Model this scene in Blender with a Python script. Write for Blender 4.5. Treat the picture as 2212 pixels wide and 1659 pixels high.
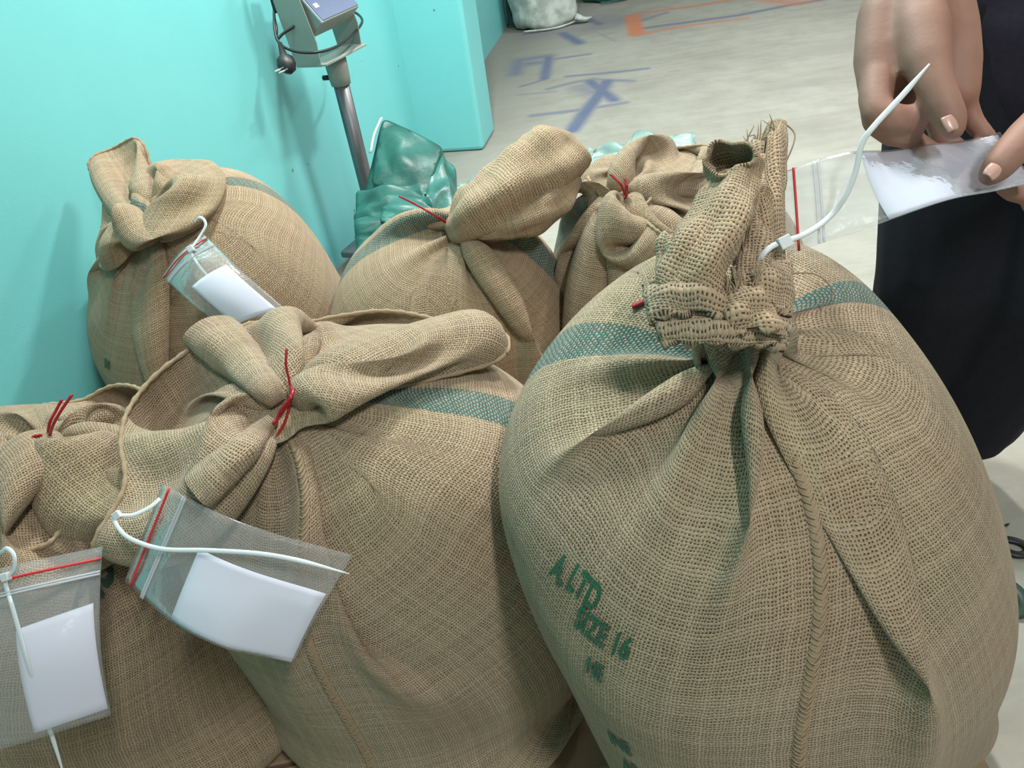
import bpy, bmesh, math, random
import numpy as np
from mathutils import Vector, Matrix, noise as mnoise
for _o in list(bpy.data.objects): bpy.data.objects.remove(_o)
SC=bpy.context.scene; COL=SC.collection
# ------------------------------------------------------------------ camera
F=1662.;CX,CY=1106.,829.5                     # focal length in pixels of the 2212x1659 frame
_p=np.radians(36);_rho=np.radians(9.);CAMZ=1.25
_f=np.array([0,np.cos(_p),-np.sin(_p)]);_u0=np.array([0,np.sin(_p),np.cos(_p)]);_r0=np.array([1.,0,0])
_r=np.cos(_rho)*_r0-np.sin(_rho)*_u0;_u=np.cos(_rho)*_u0+np.sin(_rho)*_r0
CAMP=np.array([0,0,CAMZ])
def ray(x,y):return _f+(x-CX)/F*_r-(y-CY)/F*_u
def at(x,y,d):return CAMP+d*ray(x,y)          # point seen at a pixel, d metres along the view axis
def atz(x,y,z):
    D=ray(x,y);return CAMP+D*((z-CAMZ)/D[2])   # point seen at a pixel on the level z
_cd=bpy.data.cameras.new('camera');CAM=bpy.data.objects.new('camera',_cd);COL.objects.link(CAM)
_cd.sensor_fit='HORIZONTAL';_cd.sensor_width=36.;_cd.lens=F/2212*36.;_cd.clip_start=.02
_M=Matrix.Identity(4)
for i in range(3): _M[i][0],_M[i][1],_M[i][2],_M[i][3]=_r[i],_u[i],-_f[i],CAMP[i]
CAM.matrix_world=_M;SC.camera=CAM
# ------------------------------------------------------------------ light
SC.view_settings.view_transform='Standard';SC.view_settings.look='None'
SC.view_settings.gamma=1.;SC.view_settings.use_curve_mapping=False
SC.view_settings.exposure=.26
_w=bpy.data.worlds.new('world');SC.world=_w;_w.use_nodes=True
_w.node_tree.nodes['Background'].inputs[0].default_value=(.75,.85,.9,1);_w.node_tree.nodes['Background'].inputs[1].default_value=.25
CEIL=3.0
def ceiling_light(loc,energy,sx,sy,col=(1,.97,.92),rz=0.):
    L=bpy.data.lights.new('tube_light','AREA');L.shape='RECTANGLE';L.size=sx;L.size_y=sy;L.energy=energy;L.color=col
    o=bpy.data.objects.new('tube_light',L);o.location=loc;o.rotation_euler=(0,0,rz);COL.objects.link(o);return o
ceiling_light((1.35,2.35,CEIL-.12),52,.12,.5)
ceiling_light((.02,2.2,CEIL-.12),70,.12,.6,(1,1,.96))
ceiling_light((2.4,4.2,CEIL-.12),55,.2,1.2,(.97,1,1))
ceiling_light((.75,-.7,CEIL-.12),40,.12,.6,(1,.96,.92))
# ------------------------------------------------------------------ helpers
def col_lin(r,g,b):
    f=lambda c:(c/255/12.92) if c/255<=.04045 else ((c/255+.055)/1.055)**2.4
    return (f(r),f(g),f(b),1.)
def link(o,parent=None):
    COL.objects.link(o)
    if parent is not None: o.parent=parent
    return o
def tag(o,label,cat=None,group=None,kind=None):
    if label:o['label']=label
    if cat:o['category']=cat
    if group:o['group']=group
    if kind:o['kind']=kind
    return o
def empty(name,loc,label=None,cat=None,group=None):
    o=bpy.data.objects.new(name,None);o.location=loc;o.empty_display_size=.05;COL.objects.link(o)
    return tag(o,label,cat,group)
def mesh(name,V,Fc,mat=None,parent=None,smooth=True,uv=None):
    """one mesh object; world coordinates, origin moved to the parent"""
    V=np.asarray(V,float)
    if parent is not None: V=V-np.array(parent_origin(parent))
    me=bpy.data.meshes.new(name);me.from_pydata(V.tolist(),[],[tuple(int(i) for i in f) for f in Fc])
    if smooth: me.polygons.foreach_set('use_smooth',[True]*len(me.polygons))
    if uv is not None:
        l=me.uv_layers.new(name='cloth');l.data.foreach_set('uv',np.asarray(uv,np.float32).ravel())
    if mat:me.materials.append(mat)
    me.update()
    return link(bpy.data.objects.new(name,me),parent)
def parent_origin(p):
    o=Vector((0,0,0))
    while p is not None: o=o+Vector(p.location);p=p.parent
    return o
class MB:
    """collects simple solids into one mesh"""
    def __init__(s):s.V=[];s.F=[]
    def add(s,V,Fc):
        n=len(s.V);s.V+= [tuple(map(float,v)) for v in V];s.F+=[tuple(i+n for i in f) for f in Fc];return s
    def box(s,c,h,R=None):
        c=np.array(c,float);P=np.array([[x,y,z] for x in(-1,1) for y in(-1,1) for z in(-1,1)],float)*np.array(h)
        if R is not None:P=P@np.array(R).T
        return s.add(P+c,[(0,1,3,2),(4,6,7,5),(0,4,5,1),(2,3,7,6),(0,2,6,4),(1,5,7,3)])
    def tube(s,path,rad,n=8,cap=True,flat=1.,upv=None):
        V,Fc=tube_geo(path,rad,n,cap,flat,upv);return s.add(V,Fc)
    def build(s,name,mat=None,parent=None,smooth=True,bevel=0.):
        o=mesh(name,s.V,s.F,mat,parent,smooth)
        if bevel:
            b=o.modifiers.new('bevel','BEVEL');b.width=bevel;b.segments=2;b.limit_method='ANGLE'
        return o
def tube_geo(path,rad,n=8,cap=True,flat=1.,upv=None):
    P=np.asarray(path,float);m=len(P);rad=np.atleast_1d(np.asarray(rad,float));rad=np.interp(np.linspace(0,1,m),np.linspace(0,1,len(rad)),rad) if len(rad)>1 else np.full(m,rad[0])
    T=np.gradient(P,axis=0);T/=np.linalg.norm(T,axis=1)[:,None]+1e-12
    a=np.array([0,0,1.]) if upv is None else np.array(upv,float)
    if abs(T[0]@a)>.95*np.linalg.norm(a):a=np.array([1.,0,0])
    N=[];v=a-T[0]*(a@T[0]);v/=np.linalg.norm(v)
    for i in range(m):
        v=v-T[i]*(v@T[i]);v/=np.linalg.norm(v)+1e-12;N.append(v.copy())
        if upv is not None:
            v=np.array(upv,float)
    N=np.array(N);B=np.cross(T,N);th=np.arange(n)*2*np.pi/n
    V=P[:,None]+rad[:,None,None]*(np.cos(th)[None,:,None]*N[:,None]*flat+np.sin(th)[None,:,None]*B[:,None])
    Fc=[(i*n+j,i*n+(j+1)%n,(i+1)*n+(j+1)%n,(i+1)*n+j) for i in range(m-1) for j in range(n)]
    V=V.reshape(-1,3)
    if cap:Fc+= [tuple(range(n))[::-1],tuple((m-1)*n+j for j in range(n))]
    return V,Fc
def spline(pts,n=40,closed=False):
    P=np.asarray(pts,float);k=len(P)
    if closed: return smooth_closed(np.arange(k)/k,P,np.arange(n)/n)
    Q=np.concatenate([2*P[:1]-P[1:2],P,2*P[-1:]-P[-2:-1]]);out=[]
    for t in np.linspace(0,k-1-1e-9,n):
        i=int(t);t-=i;a,b,c,d=Q[i:i+4]
        out.append(.5*((2*b)+(-a+c)*t+(2*a-5*b+4*c-d)*t*t+(-a+3*b-3*c+d)*t**3))
    return np.array(out)
def pts(*q):return np.array([at(*c) for c in q])

# ------------------------------------------------------------------ materials
class X:
    """tiny expression builder for shader maths"""
    def __init__(s,nt,sock):s.nt=nt;s.k=sock
    def _op(s,op,*o):
        n=s.nt.nodes.new('ShaderNodeMath');n.operation=op
        for i,v in enumerate((s,)+o):
            if isinstance(v,X):s.nt.links.new(v.k,n.inputs[i])
            else:n.inputs[i].default_value=v
        return X(s.nt,n.outputs[0])
    def __add__(s,o):return s._op('ADD',o)
    def __sub__(s,o):return s._op('SUBTRACT',o)
    def __mul__(s,o):return s._op('MULTIPLY',o)
    def __truediv__(s,o):return s._op('DIVIDE',o)
    def floor(s):return s._op('FLOOR')
    def fract(s):return s._op('FRACT')
    def cos(s):return s._op('COSINE')
    def abs(s):return s._op('ABSOLUTE')
    def sqrt(s):return s._op('SQRT')
    def max(s,o):return s._op('MAXIMUM',o)
    def min(s,o):return s._op('MINIMUM',o)
    def gt(s,o):return s._op('GREATER_THAN',o)
    def lt(s,o):return s._op('LESS_THAN',o)
    def step(s,a,b,lo=0.,hi=1.):
        n=s.nt.nodes.new('ShaderNodeMapRange');n.interpolation_type='SMOOTHSTEP'
        s.nt.links.new(s.k,n.inputs[0])
        for i,v in zip((1,2,3,4),(a,b,lo,hi)):n.inputs[i].default_value=v
        return X(s.nt,n.outputs[0])
class Mat:
    def __init__(s,name):
        s.m=bpy.data.materials.new(name);s.m.use_nodes=True;s.nt=s.m.node_tree;s.b=s.nt.nodes['Principled BSDF'];s.out=s.nt.nodes['Material Output']
    def n(s,t,**kw):
        q=s.nt.nodes.new(t)
        for k,v in kw.items():setattr(q,k,v)
        return q
    def l(s,a,b):s.nt.links.new(a.k if isinstance(a,X) else a,b)
    def set(s,**kw):
        for k,v in kw.items():
            i=s.b.inputs[k.replace('_',' ')]
            if isinstance(v,X):s.l(v,i)
            elif hasattr(v,'is_linked') :s.l(v,i)
            else:i.default_value=v
        return s
    def x(s,sock):return X(s.nt,sock)
    def noise(s,scale,detail=3.,vec=None,rough=.5,out=0,dim=None):
        q=s.n('ShaderNodeTexNoise');q.inputs['Scale'].default_value=scale;q.inputs['Detail'].default_value=detail;q.inputs['Roughness'].default_value=rough
        if dim:q.noise_dimensions=dim
        if vec is not None:s.l(vec,q.inputs['Vector'])
        return q.outputs[out]
    def coords(s,which='Object'):return s.n('ShaderNodeTexCoord').outputs[which]
    def mix(s,f,a,b,blend='MIX'):
        q=s.n('ShaderNodeMix');q.data_type='RGBA';q.blend_type=blend
        for v,i in ((f,0),(a,6),(b,7)):
            if isinstance(v,X) or hasattr(v,'is_linked'):s.l(v,q.inputs[i])
            else:q.inputs[i].default_value=v
        return q.outputs[2]
    def ramp(s,f,stops):
        q=s.n('ShaderNodeValToRGB');s.l(f,q.inputs[0]);e=q.color_ramp.elements
        while len(e)<len(stops):e.new(.5)
        for k,(p_,c) in zip(e,stops):k.position=p_;k.color=c
        return q.outputs[0]
    def bump(s,h,strength,dist):
        q=s.n('ShaderNodeBump');q.inputs['Strength'].default_value=strength;q.inputs['Distance'].default_value=dist
        s.l(h,q.inputs['Height']);s.l(q.outputs[0],s.b.inputs['Normal']);return q
def simple(name,c,rough=.6,metal=0.,nscale=0.,namp=.15,bump=0.,spec=.5):
    M=Mat(name);M.set(Roughness=rough,Metallic=metal);M.b.inputs['Specular IOR Level'].default_value=spec
    if nscale:
        f=M.noise(nscale,4,M.coords())
        d=tuple(max(0,v*(1-namp)) for v in c[:3])+(1,);e=tuple(min(1,v*(1+namp)) for v in c[:3])+(1,)
        M.l(M.mix(f,d,e),M.b.inputs['Base Color'])
        if bump:M.bump(f,.4,bump)
    else:M.b.inputs['Base Color'].default_value=c
    return M.m
JUTE=(.40,.312,.21);TEAL=(.016,.135,.14)
def jute(name,tint=(1,1,1),warp=.0034,weft=.0032,printed=None):
    """plain jute weave: threads over and under, gaps between them; coloured warp threads make the stripes"""
    M=Mat(name);M.set(Roughness=.92);M.b.inputs['Specular IOR Level'].default_value=.15
    M.b.inputs['Sheen Weight'].default_value=.12;M.b.inputs['Sheen Roughness'].default_value=.5
    uv=M.n('ShaderNodeUVMap',uv_map='cloth').outputs[0]
    wob=M.n('ShaderNodeVectorMath',operation='MULTIPLY_ADD')
    nz=M.noise(38.,1.,uv,out=1)
    M.l(nz,wob.inputs[0]);wob.inputs[1].default_value=(.006,.006,0);M.l(uv,wob.inputs[2])
    nz2=M.n('ShaderNodeVectorMath',operation='MULTIPLY_ADD');f2=M.noise(260.,0.,uv,out=1)
    M.l(f2,nz2.inputs[0]);nz2.inputs[1].default_value=(.0016,.0016,0);M.l(wob.outputs[0],nz2.inputs[2])
    sep=M.n('ShaderNodeSeparateXYZ');M.l(nz2.outputs[0],sep.inputs[0])
    U=M.x(sep.outputs[0])/warp;V=M.x(sep.outputs[1])/weft
    iu=U.floor();iv=V.floor();fu=U.fract()-.5;fv=V.fract()-.5
    def rnd(a,sd):
        q=M.n('ShaderNodeTexWhiteNoise',noise_dimensions='1D');M.l(a+sd,q.inputs['W']);return M.x(q.outputs[0])
    ru,rv=rnd(iu,3.7),rnd(iv,91.3)
    wu=ru*.12+.235;wv=rv*.12+.265
    eu=(fu/wu);ev=(fv/wv)
    pu=((eu*eu)*-1.+1.).max(0.).sqrt();pv=((ev*ev)*-1.+1.).max(0.).sqrt()
    cw=((V+iu+.5)*math.pi).cos();cf=((U+iv+.5)*math.pi).cos()*-1.
    hw=pu*.9+cw*.55-pu.lt(.02)*3.;hf=pv*.9+cf*.55-pv.lt(.02)*3.
    h=hw.max(hf).max(-1.1);hole=h.lt(-.9)
    top=hw.gt(hf)                                  # warp thread lies on top
    # thread colours
    fib=M.x(M.noise(900.,1.,uv));big=M.x(M.noise(5.5,1.,uv));mid=M.x(M.noise(30.,2.,uv))
    rt=ru*top+rv*(top*-1.+1.)
    val=rt*.20+fib*.42+mid*.28+big*.22-.56         # about -.5..+.5
    c=tuple(JUTE[i]*tint[i] for i in range(3))
    lo=(c[0]*.62,c[1]*.60,c[2]*.58,1);hi=(min(1,c[0]*1.36),min(1,c[1]*1.38),min(1,c[2]*1.42),1)
    base=M.mix((val+.5).max(0.).min(1.),lo,hi)
    hue=big
    base=M.mix(hue.step(.5,.72)*.55,base,M.mix(1.,base,(.93,1.0,.92,1),'MULTIPLY'))
    base=M.mix(hue.step(.48,.3)*.55,base,M.mix(1.,base,(1.05,.97,.97,1),'MULTIPLY'))
    if printed is None:
        at_=M.n('ShaderNodeAttribute',attribute_name='stripe_d');sd=M.x(at_.outputs['Fac'])
        inside=(sd+(mid-.5)*.004).lt(.026)*(top*.66+.32)
        base=M.mix(inside,base,M.mix(fib*.6+.2,(TEAL[0]*.8,TEAL[1]*.8,TEAL[2]*.8,1),(TEAL[0]*1.8,TEAL[1]*1.35,TEAL[2]*1.35,1)))
    else:
        wear=(fib*.7+mid*.5).lt(.44)
        base=M.mix(wear*.7,M.mix(fib,(printed[0]*.7,printed[1]*.7,printed[2]*.7,1),(printed[0]*1.3,printed[1]*1.3,printed[2]*1.3,1)),base)
    gap=(c[0]*.18,c[1]*.155,c[2]*.13,1)             # the dark inside seen between the threads
    fin=M.mix(hole,base,gap)
    M.l(fin,M.b.inputs['Base Color'])
    M.bump(h+fib*.35,.7,.0012)
    return M.m
M_JUTE=jute('jute_weave')
M_JUTE_W=jute('jute_weave_pale',(1.06,1.02,.98))
M_JUTE_D=jute('jute_weave_brown',(.90,.88,.86))
M_PRINT=jute('jute_green_print',printed=(.022,.15,.085))
M_PRINTD=jute('jute_dark_green_print',printed=(.012,.085,.06))
M_SEAM=simple('jute_twine',(.33,.255,.17,1),.95,0,700,.35,.0006,.1)
def film(name,haze=.10,tint=(.9,.93,.95)):
    M=Mat(name);nt=M.nt;nt.nodes.remove(M.b)
    tr=M.n('ShaderNodeBsdfTransparent');tr.inputs[0].default_value=(.93,.94,.95,1)
    gl=M.n('ShaderNodeBsdfGlossy');gl.inputs[0].default_value=(.75,.75,.75,1);gl.inputs[1].default_value=.22
    df=M.n('ShaderNodeBsdfDiffuse');df.inputs[0].default_value=tint+(1,)
    nz=M.noise(55,3,M.coords());bp=M.n('ShaderNodeBump');bp.inputs['Strength'].default_value=.35;bp.inputs['Distance'].default_value=.004
    M.l(nz,bp.inputs['Height']);M.l(bp.outputs[0],gl.inputs['Normal'])
    fr=M.n('ShaderNodeFresnel');fr.inputs[0].default_value=1.22;M.l(bp.outputs[0],fr.inputs['Normal'])
    m1=M.n('ShaderNodeMixShader');m1.inputs[0].default_value=haze;M.l(tr.outputs[0],m1.inputs[1]);M.l(df.outputs[0],m1.inputs[2])
    fm=M.x(fr.outputs[0])*.55;m2=M.n('ShaderNodeMixShader');M.l(fm,m2.inputs[0]);M.l(m1.outputs[0],m2.inputs[1]);M.l(gl.outputs[0],m2.inputs[2])
    M.l(m2.outputs[0],M.out.inputs[0]);return M.m
M_FILM=film('clear_film')
M_ZIP=simple('zip_strip',(.62,.66,.72,1),.35)
M_ZIP.node_tree.nodes['Principled BSDF'].inputs['Alpha'].default_value=.55
M_REDLINE=simple('red_zip_line',col_lin(200,45,48),.5)
M_PAPER=simple('white_paper',col_lin(214,216,232),.75,0,30,.02)
M_NYLON=Mat('white_nylon');M_NYLON.set(Roughness=.4,Base_Color=(.62,.67,.70,1));M_NYLON.b.inputs['Subsurface Weight'].default_value=.2;M_NYLON.b.inputs['Subsurface Radius'].default_value=(.004,.004,.004);M_NYLON=M_NYLON.m
M_RED=simple('red_plastic_wire',col_lin(165,22,36),.3)
M_WOOD=simple('pallet_wood',(.30,.21,.13,1),.85,0,14,.35,.002)

# ------------------------------------------------------------------ the room
WALLK=.285
def wallx(y):return -.9+WALLK*(y-1.45)          # the base line of the teal wall
_wd=np.array([WALLK,1.,0]);_wd/=np.linalg.norm(_wd);_wn=np.array([_wd[1],-_wd[0],0])   # along the wall / into the room
def teal_paint():
    M=Mat('teal_wall_paint');co=M.coords()
    n1=M.x(M.noise(1.3,3,co));n2=M.x(M.noise(9,4,co));n3=M.noise(160,3,co)
    c=M.mix((n1*.6+n2*.4),(.175,.575,.59,1),(.205,.635,.65,1))
    # small chips where the paint has come off
    v=M.n('ShaderNodeTexVoronoi');M.l(co,v.inputs['Vector']);v.inputs['Scale'].default_value=9.
    spot=M.x(v.outputs[0]).lt(.055)*n1.gt(.56)
    c=M.mix(spot*.8,c,(.10,.16,.13,1))
    M.l(c,M.b.inputs['Base Color']);M.set(Roughness=.42);M.bump(n3,.12,.002);return M.m
M_WALL=teal_paint()
M_PALE=simple('pale_wall_paint',(.62,.66,.62,1),.8,0,3,.06)
M_CEIL=simple('white_ceiling',(.8,.8,.78,1),.9,0,2,.03)
def quadbox(name,P0,P1,th,z0,z1,mat):
    """wall slab from P0 to P1, thickness th to the left of the direction"""
    P0=np.array(P0,float);P1=np.array(P1,float);d=P1-P0;d/=np.linalg.norm(d);n=np.array([-d[1],d[0]])*th
    q=[P0,P1,P1+n,P0+n];V=[(a[0],a[1],z) for z in(z0,z1) for a in q]
    o=mesh(name,V,[(3,2,1,0),(4,5,6,7),(0,1,5,4),(1,2,6,5),(2,3,7,6),(3,0,4,7)],mat,smooth=False)
    return tag(o,None,kind='structure')
quadbox('wall_left',(wallx(-2.6),-2.6),(wallx(3.8),3.8),.18,0,CEIL,M_WALL)
quadbox('wall_left_far',(wallx(3.8),3.8),(1.118,9.2),.18,0,CEIL,M_WALL)
quadbox('wall_far',(wallx(9.2)-.2,9.2),(5.2,9.2),.18,0,CEIL,M_PALE)
quadbox('wall_right',(5.2,9.2),(5.2,-2.6),.18,0,CEIL,M_PALE)
quadbox('wall_back',(5.2,-2.6),(wallx(-2.6)-.2,-2.6),.18,0,CEIL,M_PALE)
# pillar standing out of the teal wall
_c0=np.array([.041,3.628]);_a=_c0-_wn[:2]*.33;_b=_c0+_wd[:2]*.27;_cc=_b-_wn[:2]*.33
o=mesh('wall_pillar',[(q[0],q[1],z) for z in(0,CEIL) for q in(_a,_c0,_b,_cc)],[(3,2,1,0),(4,5,6,7),(0,1,5,4),(1,2,6,5),(2,3,7,6),(3,0,4,7)],M_WALL,smooth=False)
b=o.modifiers.new('bevel','BEVEL');b.width=.02;b.segments=3
tag(o,None,kind='structure')
o=mesh('ceiling',[(-3,-2.8,CEIL),(5.4,-2.8,CEIL),(5.4,9.4,CEIL),(-3,9.4,CEIL),(-3,-2.8,CEIL+.1),(5.4,-2.8,CEIL+.1),(5.4,9.4,CEIL+.1),(-3,9.4,CEIL+.1)],[(0,1,2,3),(7,6,5,4),(0,4,5,1),(1,5,6,2),(2,6,7,3),(3,7,4,0)],M_CEIL,smooth=False)
tag(o,None,kind='structure')
# floor with spray-paint marks
def floor_obj():
    xs=np.unique(np.concatenate([np.linspace(-2.6,-.5,12),np.arange(-.5,2.3,.012),np.linspace(2.3,5.3,14)]))
    ys=np.unique(np.concatenate([np.linspace(-2.7,2.2,16),np.arange(2.2,6.9,.014),np.linspace(6.9,9.3,10)]))
    Xg,Yg=np.meshgrid(xs,ys);V=np.stack([Xg,Yg,np.zeros_like(Xg)],-1).reshape(-1,3)
    nx,ny=len(xs),len(ys);I=np.arange(nx*ny).reshape(ny,nx)
    Fc=np.stack([I[:-1,:-1],I[:-1,1:],I[1:,1:],I[1:,:-1]],-1).reshape(-1,4)
    blue=np.zeros(len(V));orange=np.zeros(len(V))
    rg=np.random.RandomState(4)
    def stroke(arr,path,w,s=.8,soft=.6):
        """path: (px,py) on the floor; w: width in metres"""
        Q=np.array([atz(x,y,0)[:2] for x,y in path])
        for a,b in zip(Q[:-1],Q[1:]):
            e=b-a;t=np.clip(((V[:,:2]-a)@e)/(e@e+1e-9),0,1);d=np.linalg.norm(V[:,:2]-(a+t[:,None]*e),axis=1)
            arr[:]=np.maximum(arr,s*np.clip((w*(1+soft)-d)/(2*soft*w),0,1))
    B,O=blue,orange
    stroke(B,[(1382,62),(1596,33),(1701,12),(1820,-8)],.028,.75)
    stroke(B,[(1378,47),(1440,27)],.022,.6);stroke(B,[(1269,40),(1295,52)],.04,.75);stroke(B,[(1215,72),(1252,93)],.04,.85)
    stroke(B,[(1290,45),(1350,40)],.14,.38,1.);stroke(B,[(1160,75),(1290,60)],.12,.33,1.)
    stroke(B,[(1112,160),(1122,130),(1184,121)],.045,.65,.8);stroke(B,[(1185,124),(1176,170)],.032,.85);stroke(B,[(1140,138),(1176,134)],.05,.6,.8)
    stroke(B,[(1195,128),(1273,117)],.018,.7);stroke(B,[(1125,187),(1172,173)],.014,.7);stroke(B,[(1225,165),(1328,156),(1398,148)],.02,.7)
    stroke(B,[(1273,175),(1326,216)],.035,.9);stroke(B,[(1312,175),(1290,210),(1262,245),(1236,282)],.038,.9,.5)
    stroke(B,[(1184,192),(1240,178),(1281,171),(1366,175)],.022,.6);stroke(B,[(1150,250),(1258,237),(1351,222)],.022,.65)
    stroke(B,[(1262,190),(1280,200)],.07,.5,1.);stroke(B,[(1120,205),(1200,198)],.014,.4);stroke(B,[(1330,90),(1250,50)],.01,.3)
    stroke(O,[(1366,36),(1376,74)],.055,.9,.4);stroke(O,[(1372,30),(1479,16),(1590,-2)],.028,.8);stroke(O,[(1384,75),(1468,58),(1615,39)],.022,.75)
    stroke(O,[(1640,-2),(1720,8)],.05,.7,.9)
    wd=((V[:,0]-np.array([wallx(y) for y in V[:,1]])))
    dirt=np.clip((.62-wd)/.5,0,1)
    for k in range(26):                              # scuffs and grime
        c=np.array([rg.uniform(.2,2.2),rg.uniform(2.4,6.)]);sg=rg.uniform(.05,.35);dirt=np.maximum(dirt,rg.uniform(.15,.5)*np.exp(-(((V[:,0]-c[0])/sg)**2+((V[:,1]-c[1])/(sg*.35))**2)))
    o=mesh('floor',V,Fc,None,smooth=False)
    for nm,a in(('blue',blue),('orange',orange),('dirt',dirt)):
        t=o.data.attributes.new(nm,'FLOAT','POINT');t.data.foreach_set('value',a.astype(np.float32))
    M=Mat('worn_concrete');co=M.coords()
    n1=M.x(M.noise(1.1,4,co));n2=M.x(M.noise(7,5,co,.65));n3=M.x(M.noise(60,4,co))
    st=M.n('ShaderNodeMapping');st.inputs['Scale'].default_value=(1.2,5,1);st.inputs['Rotation'].default_value=(0,0,-.2);M.l(co,st.inputs[0])
    n4=M.x(M.noise(3,5,st.outputs[0],.7))
    c=M.mix((n1*.35+n2*.3+n4*.35).step(.32,.68),(.275,.258,.22,1),(.41,.39,.345,1))
    c=M.mix(n4.step(.56,.75)*.55,c,(.27,.25,.21,1))
    c=M.mix(n2.step(.3,.2)*.3,c,(.50,.47,.41,1))
    def A(n):return M.x(M.n('ShaderNodeAttribute',attribute_name=n).outputs['Fac'])
    c=M.mix((A('dirt')*(n2*.9+.45)).min(1.)*.8,c,(.19,.18,.16,1))
    c=M.mix((A('blue')*(n2*.5+n3*.4+.55)).min(1.),c,(.10,.125,.225,1))
    c=M.mix((A('orange')*(n2*.5+n3*.4+.5)).min(1.),c,(.52,.17,.085,1))
    M.l(c,M.b.inputs['Base Color']);M.set(Roughness=.75);M.bump(n3*.5+n2,.2,.004)
    o.data.materials.append(M.m);return tag(o,None,kind='structure')
floor_obj()

# ------------------------------------------------------------------ cloth for the sacks (position based dynamics)
def smooth_closed(ctrl_u, ctrl_p, uu):
    """periodic Catmull-Rom / cubic interpolation of control points"""
    cu=np.asarray(ctrl_u,float);cp=np.asarray(ctrl_p,float);n=len(cu)
    k=np.searchsorted(cu,uu%1.0,side='right')-1
    out=np.zeros((len(uu),cp.shape[1]))
    def U(i):return cu[i%n]+(i//n)
    def P(i):return cp[i%n]
    for q,(i,x) in enumerate(zip(k,uu%1.0)):
        if i<0: x=x+1.0;i=n-1
        u0,u1,u2,u3=U(i-1),U(i),U(i+1),U(i+2)
        t=(x-u1)/(u2-u1)
        m1=(P(i+1)-P(i-1))/(u2-u0)*(u2-u1);m2=(P(i+2)-P(i))/(u3-u1)*(u2-u1)
        t2=t*t;t3=t2*t
        out[q]=(2*t3-3*t2+1)*P(i)+(t3-2*t2+t)*m1+(-2*t3+3*t2)*P(i+1)+(t3-t2)*m2
    return out
class Body:
    def __init__(s,base,a,b,h,yaw=0.,lean=(0,0),n=2.3,kt=2.3,kb=4.,lump=.03,seed=0,dents=(),tilt=(0,0)):
        s.tilt=tilt
        s.base=np.array(base,float);s.a=a;s.b=b;s.h=h;s.yaw=yaw;s.lean=np.array(lean,float)
        s.n=n;s.kt=kt;s.kb=kb;s.lump=lump;s.dents=dents
        rg=np.random.RandomState(seed);s.ph=rg.rand(6,4)*6.28
    def local(s,P):
        q=P-s.base;z=q[...,2]
        x=q[...,0]-s.lean[0]*z;y=q[...,1]-s.lean[1]*z
        z=z-(s.tilt[0]*x+s.tilt[1]*y)*np.clip(z/s.h,0,1)
        c,sn=np.cos(s.yaw),np.sin(s.yaw)
        return x*c+y*sn,-x*sn+y*c,z
    def scale(s,th,z):
        l=1.+s.lump*(.5*np.sin(2*th+s.ph[0,0]+3*z)+.4*np.sin(3*th+s.ph[1,0]+9*z)+.3*np.sin(5*th+s.ph[2,0]-11*z)+.35*np.sin(14*z+s.ph[3,0]+th))
        for (t0,z0,wt,wz,am) in s.dents:
            dt=(th-t0+np.pi)%(2*np.pi)-np.pi
            l=l-am*np.exp(-(dt/wt)**2-((z-z0)/wz)**2)
        return l
    def push(s,P,off=0.0,iters=2):
        for _ in range(iters):
            x,y,z=s.local(P);th=np.arctan2(y,x)
            l=s.scale(th,z);a=s.a*l+off;b=s.b*l+off;hh=s.h/2+off
            t=(z-s.h/2)/hh;k=np.where(t>0,s.kt,s.kb)
            ax=np.abs(x)/a+1e-6;ay=np.abs(y)/b+1e-6
            S=ax**s.n+ay**s.n;rho=S**(1/s.n)
            at_=np.abs(t)+1e-6
            Fv=rho**k+at_**k-1
            f1=np.where(Fv<0,1.,0.)
            # gradient
            dr=rho**(1-s.n)
            gx=k*rho**(k-1)*dr*ax**(s.n-1)*np.sign(x)/a
            gy=k*rho**(k-1)*dr*ay**(s.n-1)*np.sign(y)/b
            gz=k*at_**(k-1)*np.sign(t)/hh
            g2=gx*gx+gy*gy+gz*gz+1e-9
            m=f1*(-Fv)/g2
            # limit
            m=np.minimum(m,.03/np.sqrt(g2))
            c,sn=np.cos(s.yaw),np.sin(s.yaw)
            dx,dy,dz=gx*m,gy*m,gz*m
            P[...,0]+=dx*c-dy*sn;P[...,1]+=dx*sn+dy*c;P[...,2]+=dz
        return f1
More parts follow.
